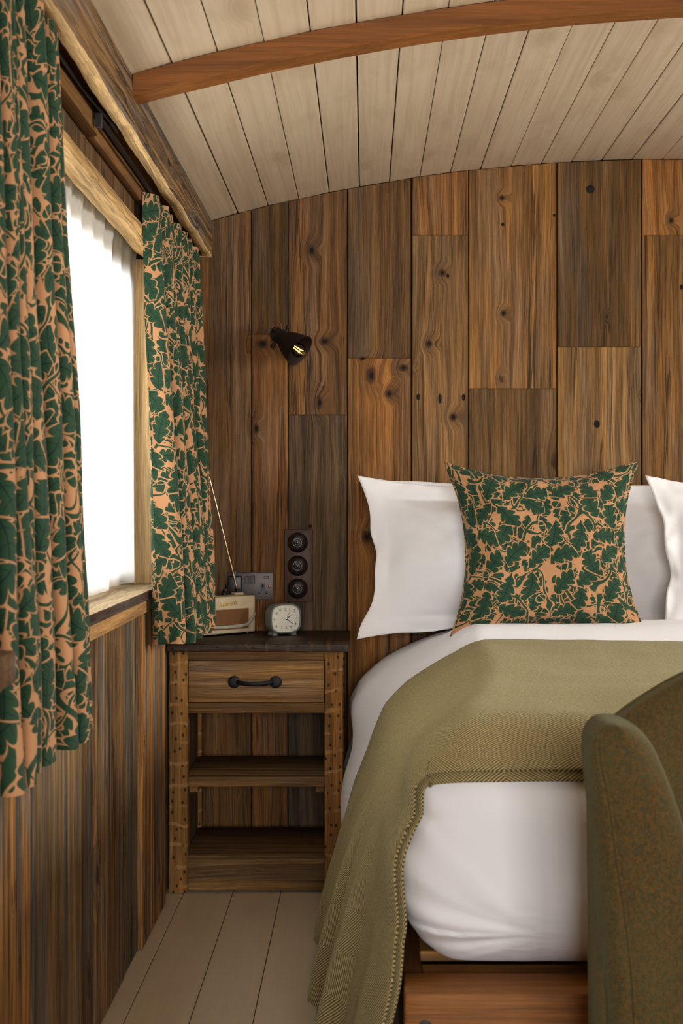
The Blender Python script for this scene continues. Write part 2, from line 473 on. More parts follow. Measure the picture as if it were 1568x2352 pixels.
class MB:
    def __init__(s):
        s.v, s.f, s.uv = [], [], {}
    def add(s, vs, fs):
        o = len(s.v)
        s.v += [tuple(p) for p in vs]
        s.f += [tuple(i + o for i in f) for f in fs]
        return o
    def prism(s, pts, axis_vec, ch=0):
        """extrude the polygon pts (3D) by axis_vec"""
        n = len(pts)
        A = Vector(axis_vec)
        vs = [Vector(p) for p in pts] + [Vector(p) + A for p in pts]
        fs = [tuple(range(n))[::-1], tuple(range(n, 2 * n))]
        fs += [(i, (i + 1) % n, n + (i + 1) % n, n + i) for i in range(n)]
        s.add(vs, fs)
        return s
    def box(s, x0, x1, y0, y1, z0, z1, ch=0.0, seg=1):
        bm = bmesh.new()
        bmesh.ops.create_cube(bm, size=1)
        for v in bm.verts:
            v.co = Vector((x0 + (v.co.x + .5) * (x1 - x0), y0 + (v.co.y + .5) * (y1 - y0), z0 + (v.co.z + .5) * (z1 - z0)))
        if ch:
            bmesh.ops.bevel(bm, geom=list(bm.edges), offset=ch, segments=seg, affect='EDGES', profile=0.6)
        s.frombm(bm)
        return s
    def frombm(s, bm):
        bm.verts.index_update()
        s.add([v.co[:] for v in bm.verts], [[v.index for v in f.verts] for f in bm.faces])
        bm.free()
    def rough_box(s, x0, x1, y0, y1, z0, z1, seg, amp, ch=0.004, freq=8.0, seed=0.0):
        """a box cut into a lattice along its longest side and made uneven, like hewn timber"""
        bm = bmesh.new()
        bmesh.ops.create_cube(bm, size=1)
        for v in bm.verts:
            v.co = Vector((x0 + (v.co.x + .5) * (x1 - x0), y0 + (v.co.y + .5) * (y1 - y0), z0 + (v.co.z + .5) * (z1 - z0)))
        if ch:
            bmesh.ops.bevel(bm, geom=list(bm.edges), offset=ch, segments=2, affect='EDGES', profile=0.5)
        d = (x1 - x0, y1 - y0, z1 - z0)
        ax = d.index(max(d))
        lo = (x0, y0, z0)[ax]
        for i in range(1, seg):
            co = [0, 0, 0]; no = [0, 0, 0]
            co[ax] = lo + d[ax] * i / seg
            no[ax] = 1
            bmesh.ops.bisect_plane(bm, geom=list(bm.verts) + list(bm.edges) + list(bm.faces), plane_co=co, plane_no=no)
        for v in bm.verts:
            p = v.co * freq + Vector((seed, seed * 1.3, seed * .7))
            n = Vector((noise.noise(p), noise.noise(p + Vector((9, 1, 4))), noise.noise(p + Vector((3, 8, 2)))))
            n2 = Vector((noise.noise(p * 3.1), noise.noise(p * 3.1 + Vector((9, 1, 4))), noise.noise(p * 3.1 + Vector((3, 8, 2)))))
            n = n + n2 * 0.4
            n[ax] = 0
            v.co += n * amp
        s.frombm(bm)
        return s
    def lathe(s, prof, n=24, M=None, cap0=False, cap1=False):
        """prof: (r, h) pairs round local z"""
        M = M or Matrix()
        o = len(s.v)
        for r, h in prof:
            for i in range(n):
                a = 2 * PI * i / n
                s.v.append(tuple(M @ Vector((r * math.cos(a), r * math.sin(a), h))))
        for j in range(len(prof) - 1):
            for i in range(n):
                k = (i + 1) % n
                s.f.append((o + j * n + i, o + j * n + k, o + (j + 1) * n + k, o + (j + 1) * n + i))
        if cap0:
            s.f.append(tuple(o + i for i in range(n))[::-1])
        if cap1:
            q = o + (len(prof) - 1) * n
            s.f.append(tuple(q + i for i in range(n)))
        return s
    def rod(s, p0, p1, r0, r1=None, n=12):
        r1 = r0 if r1 is None else r1
        p0, p1 = Vector(p0), Vector(p1)
        M = frame(p0, p1 - p0)
        L = (p1 - p0).length
        return s.lathe([(r0, 0), (r1, L)], n, M, True, True)
    def tube(s, pts, r, n=8, flat=None):
        pts = [Vector(p) for p in pts]
        o = len(s.v)
        for i, p in enumerate(pts):
            d = (pts[min(i + 1, len(pts) - 1)] - pts[max(i - 1, 0)]).normalized()
            up = Vector((0, 0, 1)) if abs(d.z) < 0.95 else Vector((1, 0, 0))
            e1 = d.cross(up).normalized()
            e2 = e1.cross(d)
            ra, rb = (r, r) if flat is None else flat
            for k in range(n):
                a = 2 * PI * k / n
                s.v.append(tuple(p + e1 * ra * math.cos(a) + e2 * rb * math.sin(a)))
        for i in range(len(pts) - 1):
            for k in range(n):
                q = (k + 1) % n
                s.f.append((o + i * n + k, o + i * n + q, o + (i + 1) * n + q, o + (i + 1) * n + k))
        s.f.append(tuple(o + k for k in range(n))[::-1])
        q = o + (len(pts) - 1) * n
        s.f.append(tuple(q + k for k in range(n)))
        return s
    def grid(s, fn, nu, nv, uvfn=None, wrap_u=False):
        """fn(u, v) -> point, u and v from 0 to 1"""
        o = len(s.v)
        cu = nu if wrap_u else nu + 1
        for j in range(nv + 1):
            for i in range(cu):
                u, v = i / nu, j / nv
                s.v.append(tuple(fn(u, v)))
                if uvfn:
                    s.uv[len(s.v) - 1] = uvfn(u, v)
        for j in range(nv):
            for i in range(nu):
                k = (i + 1) % cu if wrap_u else i + 1
                s.f.append((o + j * cu + i, o + j * cu + k, o + (j + 1) * cu + k, o + (j + 1) * cu + i))
        return s
    def build(s, name, mat, parent=None, smooth=None, local=False, color=None, origin=None):
        me = bpy.data.meshes.new(name)
        off = Vector(origin) if origin is not None else Vector((0, 0, 0))
        me.from_pydata([(p[0] - off[0], p[1] - off[1], p[2] - off[2]) for p in s.v], [], s.f)
        if s.uv:
            ul = me.uv_layers.new(name='UVMap')
            vi = np.empty(len(me.loops), dtype=np.int32)
            me.loops.foreach_get('vertex_index', vi)
            tab = np.zeros((len(s.v), 2), dtype=np.float32)
            for k, q in s.uv.items():
                tab[k] = q
            ul.data.foreach_set('uv', tab[vi].ravel())
        me.materials.append(mat)
        bm = bmesh.new()
        bm.from_mesh(me)
        if not s.uv:
            bmesh.ops.recalc_face_normals(bm, faces=bm.faces)
        bm.to_mesh(me)
        bm.free()
        if smooth is not None:
            me.polygons.foreach_set('use_smooth', [True] * len(me.polygons))
            if smooth < 170:
                me.set_sharp_from_angle(angle=math.radians(smooth))
        me.update()
        o = link(bpy.data.objects.new(name, me))
        o.location = off
        if color is not None:
            o.color = (color[0] * 1.02, color[1] * 0.91, color[2] * 0.66, 1)
        if parent is not None:
            o.parent = parent
            if not local:
                o.matrix_parent_inverse = Matrix.LocRotScale(parent.location, parent.rotation_euler, None).inverted() if parent.parent is None \
                    else (Matrix.LocRotScale(parent.parent.location, parent.parent.rotation_euler, None) @ parent.matrix_parent_inverse @ Matrix.Translation(parent.location)).inverted()
        return o

def frame(origin, zdir):
    z = Vector(zdir).normalized()
    up = Vector((0, 0, 1)) if abs(z.z) < 0.95 else Vector((0, 1, 0))
    x = up.cross(z).normalized()
    y = z.cross(x)
    M = Matrix((x, y, z)).transposed().to_4x4()
    M.translation = Vector(origin)
    return M

def thing(name, label, cat, loc=(0, 0, 0), rot=(0, 0, 0), group=None):
    o = link(bpy.data.objects.new(name, None))
    o.empty_display_size = 0.05
    o.location = loc
    o.rotation_euler = rot
    tag(o, label, cat, group)
    return o

def tag(o, label, cat, group=None):
    o['label'] = label
    o['category'] = cat
    if group:
        o['group'] = group
    return o

def structure(o):
    o['kind'] = 'structure'
    return o

def sstep(a, b, x):
    t = min(1.0, max(0.0, (x - a) / (b - a)))
    return t * t * (3 - 2 * t)

def lerp(a, b, t):
    return a + (b - a) * t

def poly(pts, x):
    """piecewise linear"""
    if x <= pts[0][0]:
        return pts[0][1]
    for (x0, y0), (x1, y1) in zip(pts, pts[1:]):
        if x <= x1:
            return lerp(y0, y1, (x - x0) / (x1 - x0))
    return pts[-1][1]

def text_mesh(body, size, mat, name, parent, M, extrude=0.0003, shear=0.0, color=None):
    cu = bpy.data.curves.new(name, 'FONT')
    cu.body = body
    cu.size = size
    cu.align_x = 'CENTER'
    cu.align_y = 'CENTER'
    cu.extrude = extrude
    cu.shear = shear
    cu.resolution_u = 3
    tmp = bpy.data.objects.new(name + '_tmp', cu)
    COL.objects.link(tmp)
    bpy.context.view_layer.update()
    me = bpy.data.meshes.new_from_object(tmp.evaluated_get(bpy.context.evaluated_depsgraph_get()))
    bpy.data.objects.remove(tmp)
    bpy.data.curves.remove(cu)
    me.transform(M)
    me.name = name
    me.materials.clear()
    me.materials.append(mat)
    o = link(bpy.data.objects.new(name, me))
    o.parent = parent
    return o

# ------------------------------------------------------------------ room shell
YB = 4.028            # face of the bed-head wall
XL = -0.575           # face of the window wall
XR = 2.47
YF = -2.7
CX, CZ, CR = 0.95, 2.228, 5.42
def zc(x):
    return CZ - (CR - math.sqrt(CR * CR - (x - CX) ** 2))

BR = [(0.28, 0.135, 0.048), (0.22, 0.118, 0.05), (0.165, 0.10, 0.05), (0.33, 0.165, 0.058), (0.20, 0.105, 0.04), (0.14, 0.082, 0.04)]
def jit(c, k=0.08):
    f = 1 + random.uniform(-k, k)
    return tuple(x * f * (1 + random.uniform(-k * .4, k * .4)) for x in c)

# floor
fl = structure(MB().box(XL - 0.15, XR + 0.1, YF - 0.05, YB + 0.1, -0.06, -0.02).build('floor', DARKGAP))
xj = [-0.527 - 0.14, -0.527, -0.384, -0.245, -0.106]
while xj[-1] < XR - 0.1:
    xj.append(xj[-1] + 0.1405)
for i in range(len(xj) - 1):
    cuts = [YF] + {4: [3.53], 2: [0.4], 6: [2.2], 9: [1.1]}.get(i, []) + [YB]
    for y0, y1 in zip(cuts, cuts[1:]):
        MB().box(xj[i] + 0.0011, xj[i + 1] - 0.0011, y0 + 0.0008, y1 - 0.0008, -0.02, random.uniform(-0.0008, 0), 0.0012).build('plank', FLOORM, fl)

# bed-head wall
wb = structure(MB().box(XL - 0.15, XR + 0.1, YB + 0.022, YB + 0.08, -0.05, 2.3).build('wall_back', DARKGAP))
def wx(px):
    return (px - 838) / 720
def wz(py):
    return CAM_H + (1149 - py) / 720
def back_plank(x0, x1, z0, z1, col, mat=WZ, proud=0.0, gap=0.0014):
    x0 += gap; x1 -= gap
    t0 = z1 if z1 else zc(x0) - 0.001
    t1 = z1 if z1 else zc(x1) - 0.001
    y0 = YB - proud
    c = 0.0025
    mb = MB()
    zt = (t0, t1)
    outer = [(x0, z0), (x1, z0), (x1, t1), (x0, t0)]
    inner = [(x0 + c, z0 + c), (x1 - c, z0 + c), (x1 - c, t1 - c), (x0 + c, t0 - c)]
    vs = [(p[0], YB + 0.022, p[1]) for p in outer] + [(p[0], y0 + c, p[1]) for p in outer] + [(p[0], y0, p[1]) for p in inner]
    fs = [(0, 1, 2, 3), (11, 10, 9, 8)]
    for a in (0, 4):
        fs += [(a + i, a + (i + 1) % 4, a + 4 + (i + 1) % 4, a + 4 + i) for i in range(4)]
    mb.add(vs, fs)
    mb.build('plank', mat, wb, color=jit(col), origin=((x0 + x1) / 2, YB, (z0 + t0) / 2))
warm, brown, greyb, orange, red, dark = BR
KNOTS = [(852, 862, 13, 20), (893, 904, 9, 10), (842, 1233, 11, 14), (926, 845, 12, 9), (832, 824, 7, 5), (1015, 627, 9, 9), (985, 790, 9, 9), (1040, 958, 10, 10),
         (715, 575, 9, 13), (745, 784, 14, 9), (733, 925, 8, 16), (603, 790, 14, 11), (588, 985, 8, 12), (1152, 455, 8, 7), (1155, 720, 7, 8), (1540, 507, 7, 8), (1393, 728, 4, 6)]
WZ = wood('z', 0.26, 0.85, 0.15, spots=[(wx(a), wz(b), c / 720, d / 720) for a, b, c, d in KNOTS])
cols = [
    (XL - 0.02, wx(577), [(wz(9999), None, (0.20, 0.10, 0.036))]),
    (wx(577), wx(661), [(0, wz(768), (0.25, 0.115, 0.037)), (wz(768), None, (0.125, 0.068, 0.024))]),
    (wx(661), wx(797), [(0, wz(953), (0.125, 0.085, 0.052)), (wz(953), None, (0.20, 0.105, 0.04))]),
    (wx(797), wx(945), [(0, wz(823), (0.33, 0.165, 0.055)), (wz(823), None, (0.175, 0.098, 0.042))]),
    (wx(945), wx(1075), [(0, wz(541), (0.30, 0.175, 0.083)), (wz(541), None, (0.30, 0.145, 0.058))]),
    (wx(1075), wx(1278), [(0, wz(893), (0.19, 0.105, 0.046)), (wz(893), None, (0.27, 0.145, 0.05))]),
    (wx(1278), wx(1473), [(0, wz(797), (0.30, 0.17, 0.075)), (wz(797), None, (0.19, 0.10, 0.037))]),
    (wx(1473), wx(1473) + 0.24, [(0, wz(541), (0.27, 0.135, 0.047)), (wz(541), None, (0.40, 0.18, 0.05))]),
    (wx(1473) + 0.24, 1.40, [(0, None, warm)]), (1.40, 1.66, [(0, 1.3, brown), (1.3, None, orange)]),
    (1.66, 1.92, [(0, None, red)]), (1.92, 2.2, [(0, None, warm)]), (2.2, XR, [(0, None, brown)]),
]
for i, (x0, x1, segs) in enumerate(cols):
    for z0, z1, c in segs:
        back_plank(x0, x1, max(z0, 0.002), z1, c, WZ, random.uniform(0, 0.003) if x0 < 0 else 0.0035, 0.0026 if i in (3, 6) else 0.0013)

WZ = wood('z', 0.26, 0.85, 0.55)
# nail and bolt holes seen in the boards
HOLE = plain('hole_black', (0.004, 0.003, 0.002), 0.95)
for px, py, rx, rz in ((1355, 435, 10, 10), (1370, 974, 7, 9), (1272, 495, 3.5, 3.5), (1010, 916, 4, 11), (960, 912, 4, 8), (1064, 913, 4, 8), (1028, 634, 3, 5), (1154, 516, 4, 4), (1564, 660, 4, 6), (712, 1208, 4, 4)):
    MB().lathe([(1.0, 0), (0.85, 0.25), (0.0001, 0.3)], 16, Matrix.Translation((wx(px), YB - 0.0036, wz(py))) @ Matrix.Diagonal((rx / 720, 0.002, rz / 720, 1)) @ Matrix.Rotation(PI / 2, 4, 'X')).build('bolt_hole', HOLE, wb)

# window wall with its opening
WY0, WY1, WZ0, WZ1 = 1.72, 3.46, 0.905, 1.80
wl = MB()
for (y0, y1, z0, z1) in ((YF, YB + 0.08, -0.05, WZ0 - 0.03), (YF, YB + 0.08, WZ1 + 0.03, 2.3), (YF, WY0, WZ0 - 0.03, WZ1 + 0.03), (WY1, YB + 0.08, WZ0 - 0.03, WZ1 + 0.03)):
    wl.box(XL - 0.15, XL - 0.014, y0 + (0.02 if y0 == WY1 else 0), y1 - (0.02 if y1 == WY0 else 0), z0, z1)
wl = structure(wl.build('wall_left', DARKGAP))
lw_joints = [(YF, 0), (YF + 0.5, 0.003), (-0.45, 0), (0.1, 0.002), (0.55, 0.004), (1.0, 0.0), (1.45, 0.003), (1.76, 0.0), (2.175, 0.004), (2.556, -0.004), (2.689, 0.003), (3.0, 0.001), (3.19, 0.013), (3.56, 0.0), (3.80, -0.002), (YB, 0)]
lw_cols = [brown, greyb, warm, brown, greyb, warm, brown, (0.33, 0.18, 0.065), (0.21, 0.135, 0.075), (0.12, 0.065, 0.034), (0.20, 0.118, 0.056), (0.145, 0.11, 0.08), (0.36, 0.19, 0.075), (0.155, 0.105, 0.065), (0.15, 0.08, 0.03)]
for (seg, c) in zip(zip(lw_joints, lw_joints[1:]), lw_cols):
    (y0, pr), (y1, _) = seg
    spans = [(0.002, WZ0 - 0.056), (WZ1 + 0.03, None)] if (y0 < WY1 and y1 > WY0) else [(0.002, None)]
    for z0, z1 in spans:
        xf = XL + pr * (1 if z0 < 0.5 else 0)
        zt = z1 if z1 else zc(XL) - 0.003
        col = c if z0 < 0.5 else tuple(0.72 * q for q in red)
        if z0 < 0.5:
            col = tuple(1.45 * q for q in col)
        MB().box(XL - 0.014, xf, y0 + 0.0013, y1 - 0.0013, z0, zt, 0.002).build('plank', WZ2 if z0 < 0.5 else WZ, wl, color=jit(col), origin=(XL, (y0 + y1) / 2, z0))

# far side wall and the end wall behind the camera with its glazed doors
wr = MB()
RY0, RY1, RZ0, RZ1 = 1.8, 3.2, 1.05, 1.90
for (y0, y1, z0, z1) in ((YF, YB + 0.08, -0.05, RZ0), (YF, YB + 0.08, RZ1, 2.3), (YF, RY0, RZ0, RZ1), (RY1, YB + 0.08, RZ0, RZ1)):
    wr.box(XR, XR + 0.1, y0, y1, z0, z1)
wr = structure(wr.build('wall_right', WZ, color=warm))
wf = MB()
DX0, DX1, DZ0, DZ1 = -0.4, 1.6, 0.0, 2.08
for (x0, x1, z0, z1) in ((XL - 0.15, DX0, -0.05, 2.3), (DX1, XR + 0.1, -0.05, 2.3), (DX0, DX1, DZ1, 2.3)):
    wf.box(x0, x1, YF - 0.1, YF, z0, z1)
wf = structure(wf.build('wall_front', WZ, color=warm))
d1 = structure(MB().box(DX0, DX1, YF - 0.07, YF - 0.03, 0.0, 0.62, 0.004).build('door_1', FLOORM))
for x in (DX0, (DX0 + DX1) / 2 - 0.05, DX1 - 0.09):
    MB().box(x, x + 0.09, YF - 0.07, YF - 0.03, 0.62, 1.99, 0.004).build('stile', FLOORM, d1)
MB().box(DX0 + 0.09, DX1 - 0.09, YF - 0.053, YF - 0.047, 0.62, 1.95).build('pane', GLASS, d1)
w2 = structure(MB().box(XR + 0.04, XR + 0.08, RY0, RY0 + 0.06, RZ0, RZ1).box(XR + 0.04, XR + 0.08, RY1 - 0.06, RY1, RZ0, RZ1).box(XR + 0.04, XR + 0.08, RY0, RY1, RZ0, RZ0 + 0.06).box(XR + 0.04, XR + 0.08, RY0, RY1, RZ1 - 0.06, RZ1).build('window_2', FLOORM))
MB().box(XR + 0.057, XR + 0.062, RY0 + 0.05, RY1 - 0.05, RZ0 + 0.05, RZ1 - 0.05).build('pane', GLASS, w2)

# ceiling: arched boards
ce = MB()
NX = 40
def cpt(u, v):
    x = lerp(XL - 0.16, XR + 0.12, u)
    return (x, lerp(YF - 0.1, YB + 0.1, v), zc(x) + 0.018)
ce.grid(cpt, NX, 1)
def cpt2(u, v):
    x = lerp(XL - 0.16, XR + 0.12, 1 - u)
    return (x, lerp(YF - 0.1, YB + 0.1, v), zc(x) + 0.05)
ce.grid(cpt2, NX, 1)
ce = structure(ce.build('ceiling', DARKGAP))
xb = -0.4056 - 2 * 0.0968
k = 0
while xb < XR + 0.05:
    xe = xb + 0.0968
    gap = random.choice([0.0006, 0.0010, 0.0015, 0.0018])
    x0, x1 = xb + gap, xe - gap
    dz0, dz1 = random.uniform(-0.0012, 0.0012), random.uniform(-0.0012, 0.0012)
    z0, z1 = zc(x0) + dz0, zc(x1) + dz1
    c = 0.0016
    n = Vector((-(z1 - z0), 0, x1 - x0)).normalized()
    prof = [(x0, z0 + c), (x0 + c, z0), (x1 - c, z1), (x1, z1 + c), (x1, z1 + 0.017), (x0, z0 + 0.017)]
    mb = MB().prism([(p[0], YF, p[1]) for p in prof], (0, YB - YF + 0.004, 0))
    mb.build('plank', CEILM, ce, origin=((x0 + x1) / 2, 1, z0))
    xb = xe
    k += 1

# arched rib under the boards
ribm = MB()
def rib_sec(x):
    zt = zc(x) - 0.0015
    return zt - 0.0475, zt
def rib(y0, y1, n=60, xa=-0.4870, xz=XR):
    o = []
    for i in range(n + 1):
        x = lerp(xa, xz, i / n)
        zb, zt = rib_sec(x)
        w = 0.0012 * noise.noise(Vector((x * 7, y0, 0)))
        o.append([(x, y0 + w, zt), (x, y0 + w, zb + 0.003), (x, y0 + 0.003 + w, zb + w), (x, y1 - 0.003 + w, zb + 1.5 * w), (x, y1 + w, zb + 0.003), (x, y1 + w, zt)])
    mb = MB()
    for s in o:
        mb.v += s
    for i in range(n):
        for q in range(6):
            r = (q + 1) % 6
            mb.f.append((i * 6 + q, i * 6 + r, i * 6 + 6 + r, i * 6 + 6 + q))
    mb.f.append(tuple(range(6)))
    mb.f.append(tuple(n * 6 + q for q in range(6))[::-1])
    return mb
RIBW = wood('x', 0.0, 0.12, 0.0, contrast=0.55, rough=0.5, bumps=0.15)
r1 = rib(2.646, 2.708).build('arched_rib', RIBW, None, 30, color=(0.29, 0.115, 0.032))
tag(r1, 'orange-brown arched timber rib spanning the whitewashed board ceiling', 'beam')

# ------------------------------------------------------------------ window 1: jambs, sill, lintel, glass
w1 = structure(thing('window_1', 'x', 'window'))
for kx in ('label', 'category'):
    del w1[kx]
w1.location = (XL, (WY0 + WY1) / 2, WZ0)
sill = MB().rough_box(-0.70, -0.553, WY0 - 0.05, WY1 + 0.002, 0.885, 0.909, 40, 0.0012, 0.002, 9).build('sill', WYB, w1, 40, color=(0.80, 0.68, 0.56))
MB().rough_box(-0.5535, -0.5515, WY0 - 0.05, WY1 + 0.002, 0.8855, 0.9075, 20, 0.0006, 0.0005, 9).build('sill_nosing', WY, w1, 40, color=(0.085, 0.046, 0.032))
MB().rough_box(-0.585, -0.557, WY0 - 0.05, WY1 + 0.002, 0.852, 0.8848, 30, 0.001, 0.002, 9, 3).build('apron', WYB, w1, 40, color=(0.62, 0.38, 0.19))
MB().rough_box(-0.607, -0.556, WY0 - 0.1, WY1 + 0.12, 1.797, 1.828, 60, 0.005, 0.004, 7, 5).build('lintel', LINT, w1, 40, color=(0.95, 0.66, 0.36))  # whole beam coloured lighter to stand in for window glare on its underside
JB = wood('z', 0.0, 0.25, 0.0, contrast=0.7, bumps=0.9)
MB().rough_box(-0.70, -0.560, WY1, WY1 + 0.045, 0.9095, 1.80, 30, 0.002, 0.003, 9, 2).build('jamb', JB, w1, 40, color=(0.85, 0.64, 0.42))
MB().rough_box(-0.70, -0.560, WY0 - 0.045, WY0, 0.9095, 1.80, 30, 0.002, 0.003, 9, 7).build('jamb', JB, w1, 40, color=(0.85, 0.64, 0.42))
for (y0, y1, z0, z1) in ((WY0, WY0 + 0.05, 0.91, 1.84), (WY1 - 0.05, WY1, 0.91, 1.84), (WY0 + 0.05, WY1 - 0.05, 0.91, 0.955), (WY0 + 0.05, WY1 - 0.05, 1.73, 1.84), (2.575, 2.605, 0.955, 1.73)):  # unseen head rail made deep to shade the top of the sheer
    MB().box(-0.705, -0.672, y0, y1, z0, z1, 0.003).build('window_frame', FLOORM, w1)
for y0, y1 in ((WY0 + 0.05, 2.575), (2.605, WY1 - 0.05)):
    MB().box(-0.690, -0.686, y0, y1, 0.955, 1.73).build('pane', GLASS, w1)

# sheer curtain hung inside the recess
def sheer_pt(u, v):
    y = lerp(WY0 + 0.02, WY1 - 0.008, u)
    z = lerp(0.916, 1.842, v)
    t = 1 - v
    rf = sstep(0.93, 0.965, v) * 0.0045 * math.sin(u * 400 + 3 * math.sin(u * 31))
    x = -0.631 + rf + 0.006 * math.sin(u * 95) * (0.25 + 0.75 * v ** 4)
    x += t ** 0.8 * (0.009 * math.sin(y * 17 + 0.6) + 0.004 * math.sin(y * 41 + 1.1))
    pull = math.exp(-((y - 2.62) / 0.17) ** 2)
    x += pull * (t ** 1.5) * (0.026 + 0.012 * math.sin(y * 60))
    z += (1 - pull) * 0.004 * t
    return (x, y, z)
sh = MB().grid(sheer_pt, 800, 60).build('sheer_curtain', SHEER, None, 180)
tag(sh, 'translucent white voile curtain filling the bright window recess', 'curtain')
rodm = MB().rod((-0.628, WY0 + 0.003, 1.846), (-0.628, WY1 - 0.003, 1.846), 0.004)
rodm.build('curtain_wire', IRON, sh)

# ------------------------------------------------------------------ timber pelmet over the window
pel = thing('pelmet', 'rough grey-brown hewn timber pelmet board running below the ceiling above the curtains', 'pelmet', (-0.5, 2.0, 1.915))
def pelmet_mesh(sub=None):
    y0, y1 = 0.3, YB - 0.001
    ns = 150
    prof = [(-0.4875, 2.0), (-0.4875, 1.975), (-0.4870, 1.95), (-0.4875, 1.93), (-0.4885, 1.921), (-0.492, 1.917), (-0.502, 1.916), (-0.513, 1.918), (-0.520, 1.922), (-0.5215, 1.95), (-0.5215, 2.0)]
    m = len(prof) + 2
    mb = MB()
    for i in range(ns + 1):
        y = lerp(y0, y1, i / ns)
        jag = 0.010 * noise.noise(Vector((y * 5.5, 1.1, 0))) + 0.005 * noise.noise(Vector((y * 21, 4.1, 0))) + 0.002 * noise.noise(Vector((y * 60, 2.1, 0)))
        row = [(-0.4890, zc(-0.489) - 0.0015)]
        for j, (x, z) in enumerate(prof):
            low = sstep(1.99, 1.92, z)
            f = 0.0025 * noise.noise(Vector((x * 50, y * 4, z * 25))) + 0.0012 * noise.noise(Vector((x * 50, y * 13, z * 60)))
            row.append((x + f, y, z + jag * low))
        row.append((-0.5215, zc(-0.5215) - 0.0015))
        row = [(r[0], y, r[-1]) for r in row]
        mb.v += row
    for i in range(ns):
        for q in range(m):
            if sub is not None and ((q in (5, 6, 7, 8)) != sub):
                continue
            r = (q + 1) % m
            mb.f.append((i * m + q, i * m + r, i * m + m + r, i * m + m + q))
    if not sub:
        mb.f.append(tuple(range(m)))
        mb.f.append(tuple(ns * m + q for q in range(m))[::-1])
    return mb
PELW = wood('y', 0.8, 0.9, 0.35, contrast=1.0, bumps=1.0)
pelmet_mesh(False).build('front_board', PELW, pel, 60, color=(0.30, 0.185, 0.095))
pelmet_mesh(True).build('lit_sawn_edge', LINT, pel, 60, color=(1.0, 0.74, 0.46))  # pale timber underside, colour lightened to stand in for window light
MB().box(-0.5735, -0.5225, 0.3, YB - 0.03, 1.955, 1.968, 0.002).build('soffit_board', WYB, pel, color=(0.25, 0.115, 0.035))
MB().box(-0.5735, -0.5225, YB - 0.026, YB - 0.0055, 1.917, 1.954, 0.0015).build('end_board', WX, pel, color=(0.09, 0.05, 0.022))
MB().box(-0.553, -0.489, YB - 0.012, YB - 0.0055, 1.912, 1.9165, 0.0008).build('lit_end_edge', WX, pel, color=(0.45, 0.33, 0.21))  # pale strip stands in for light caught on the end board's bottom edge
MB().rough_box(-0.5735, -0.546, 1.0, 2.585, 1.885, 1.935, 20, 0.001, 0.002).build('batten', WYB, pel, 40, color=(0.24, 0.125, 0.042))
MB().rough_box(-0.5735, -0.556, 2.60, 3.95, 1.885, 1.925, 20, 0.001, 0.002).build('batten', WYB, pel, 40, color=(0.22, 0.11, 0.036))

# curtain rails
rl = thing('curtain_rail', 'slim black curtain rail on brackets above the far end of the window', 'curtain rail', (-0.535, 3.2, 1.9))
MB().box(-0.540, -0.530, 2.545, 3.93, 1.9075, 1.9135, 0.001).build('rail', IRON, rl)
for y in (2.565, 3.90):
    MB().box(-0.553, -0.5325, y - 0.008, y + 0.008, 1.9135, 1.927, 0.001).box(-0.553, -0.549, y - 0.012, y + 0.012, 1.886, 1.950, 0.001).build('bracket', IRON, rl)
MB().box(-0.542, -0.528, 2.53, 2.547, 1.888, 1.917, 0.0015).build('end_stop', BLACK, rl)
rl2 = thing('curtain_rail', 'cranked black curtain rail bending towards the pelmet from the near curtain', 'curtain rail', (-0.535, 1.8, 1.92))
MB().tube([(-0.537, 1.05, 1.922), (-0.537, 1.6, 1.922), (-0.537, 2.28, 1.922), (-0.5365, 2.36, 1.922), (-0.535, 2.43, 1.922), (-0.5315, 2.50, 1.922), (-0.5275, 2.57, 1.922), (-0.5255, 2.62, 1.922), (-0.525, 2.68, 1.922)], 0.004, 8, (0.0025, 0.0062)).build('rail', IRON, rl2, 60)
MB().box(-0.552, -0.5225, 2.655, 2.675, 1.9285, 1.9535, 0.001).build('bracket', IRON, rl2)
MB().box(-0.5195, -0.500, 2.625, 2.65, 1.925, 1.948, 0.001).build('end_stop', BLACK, rl2) if False else None

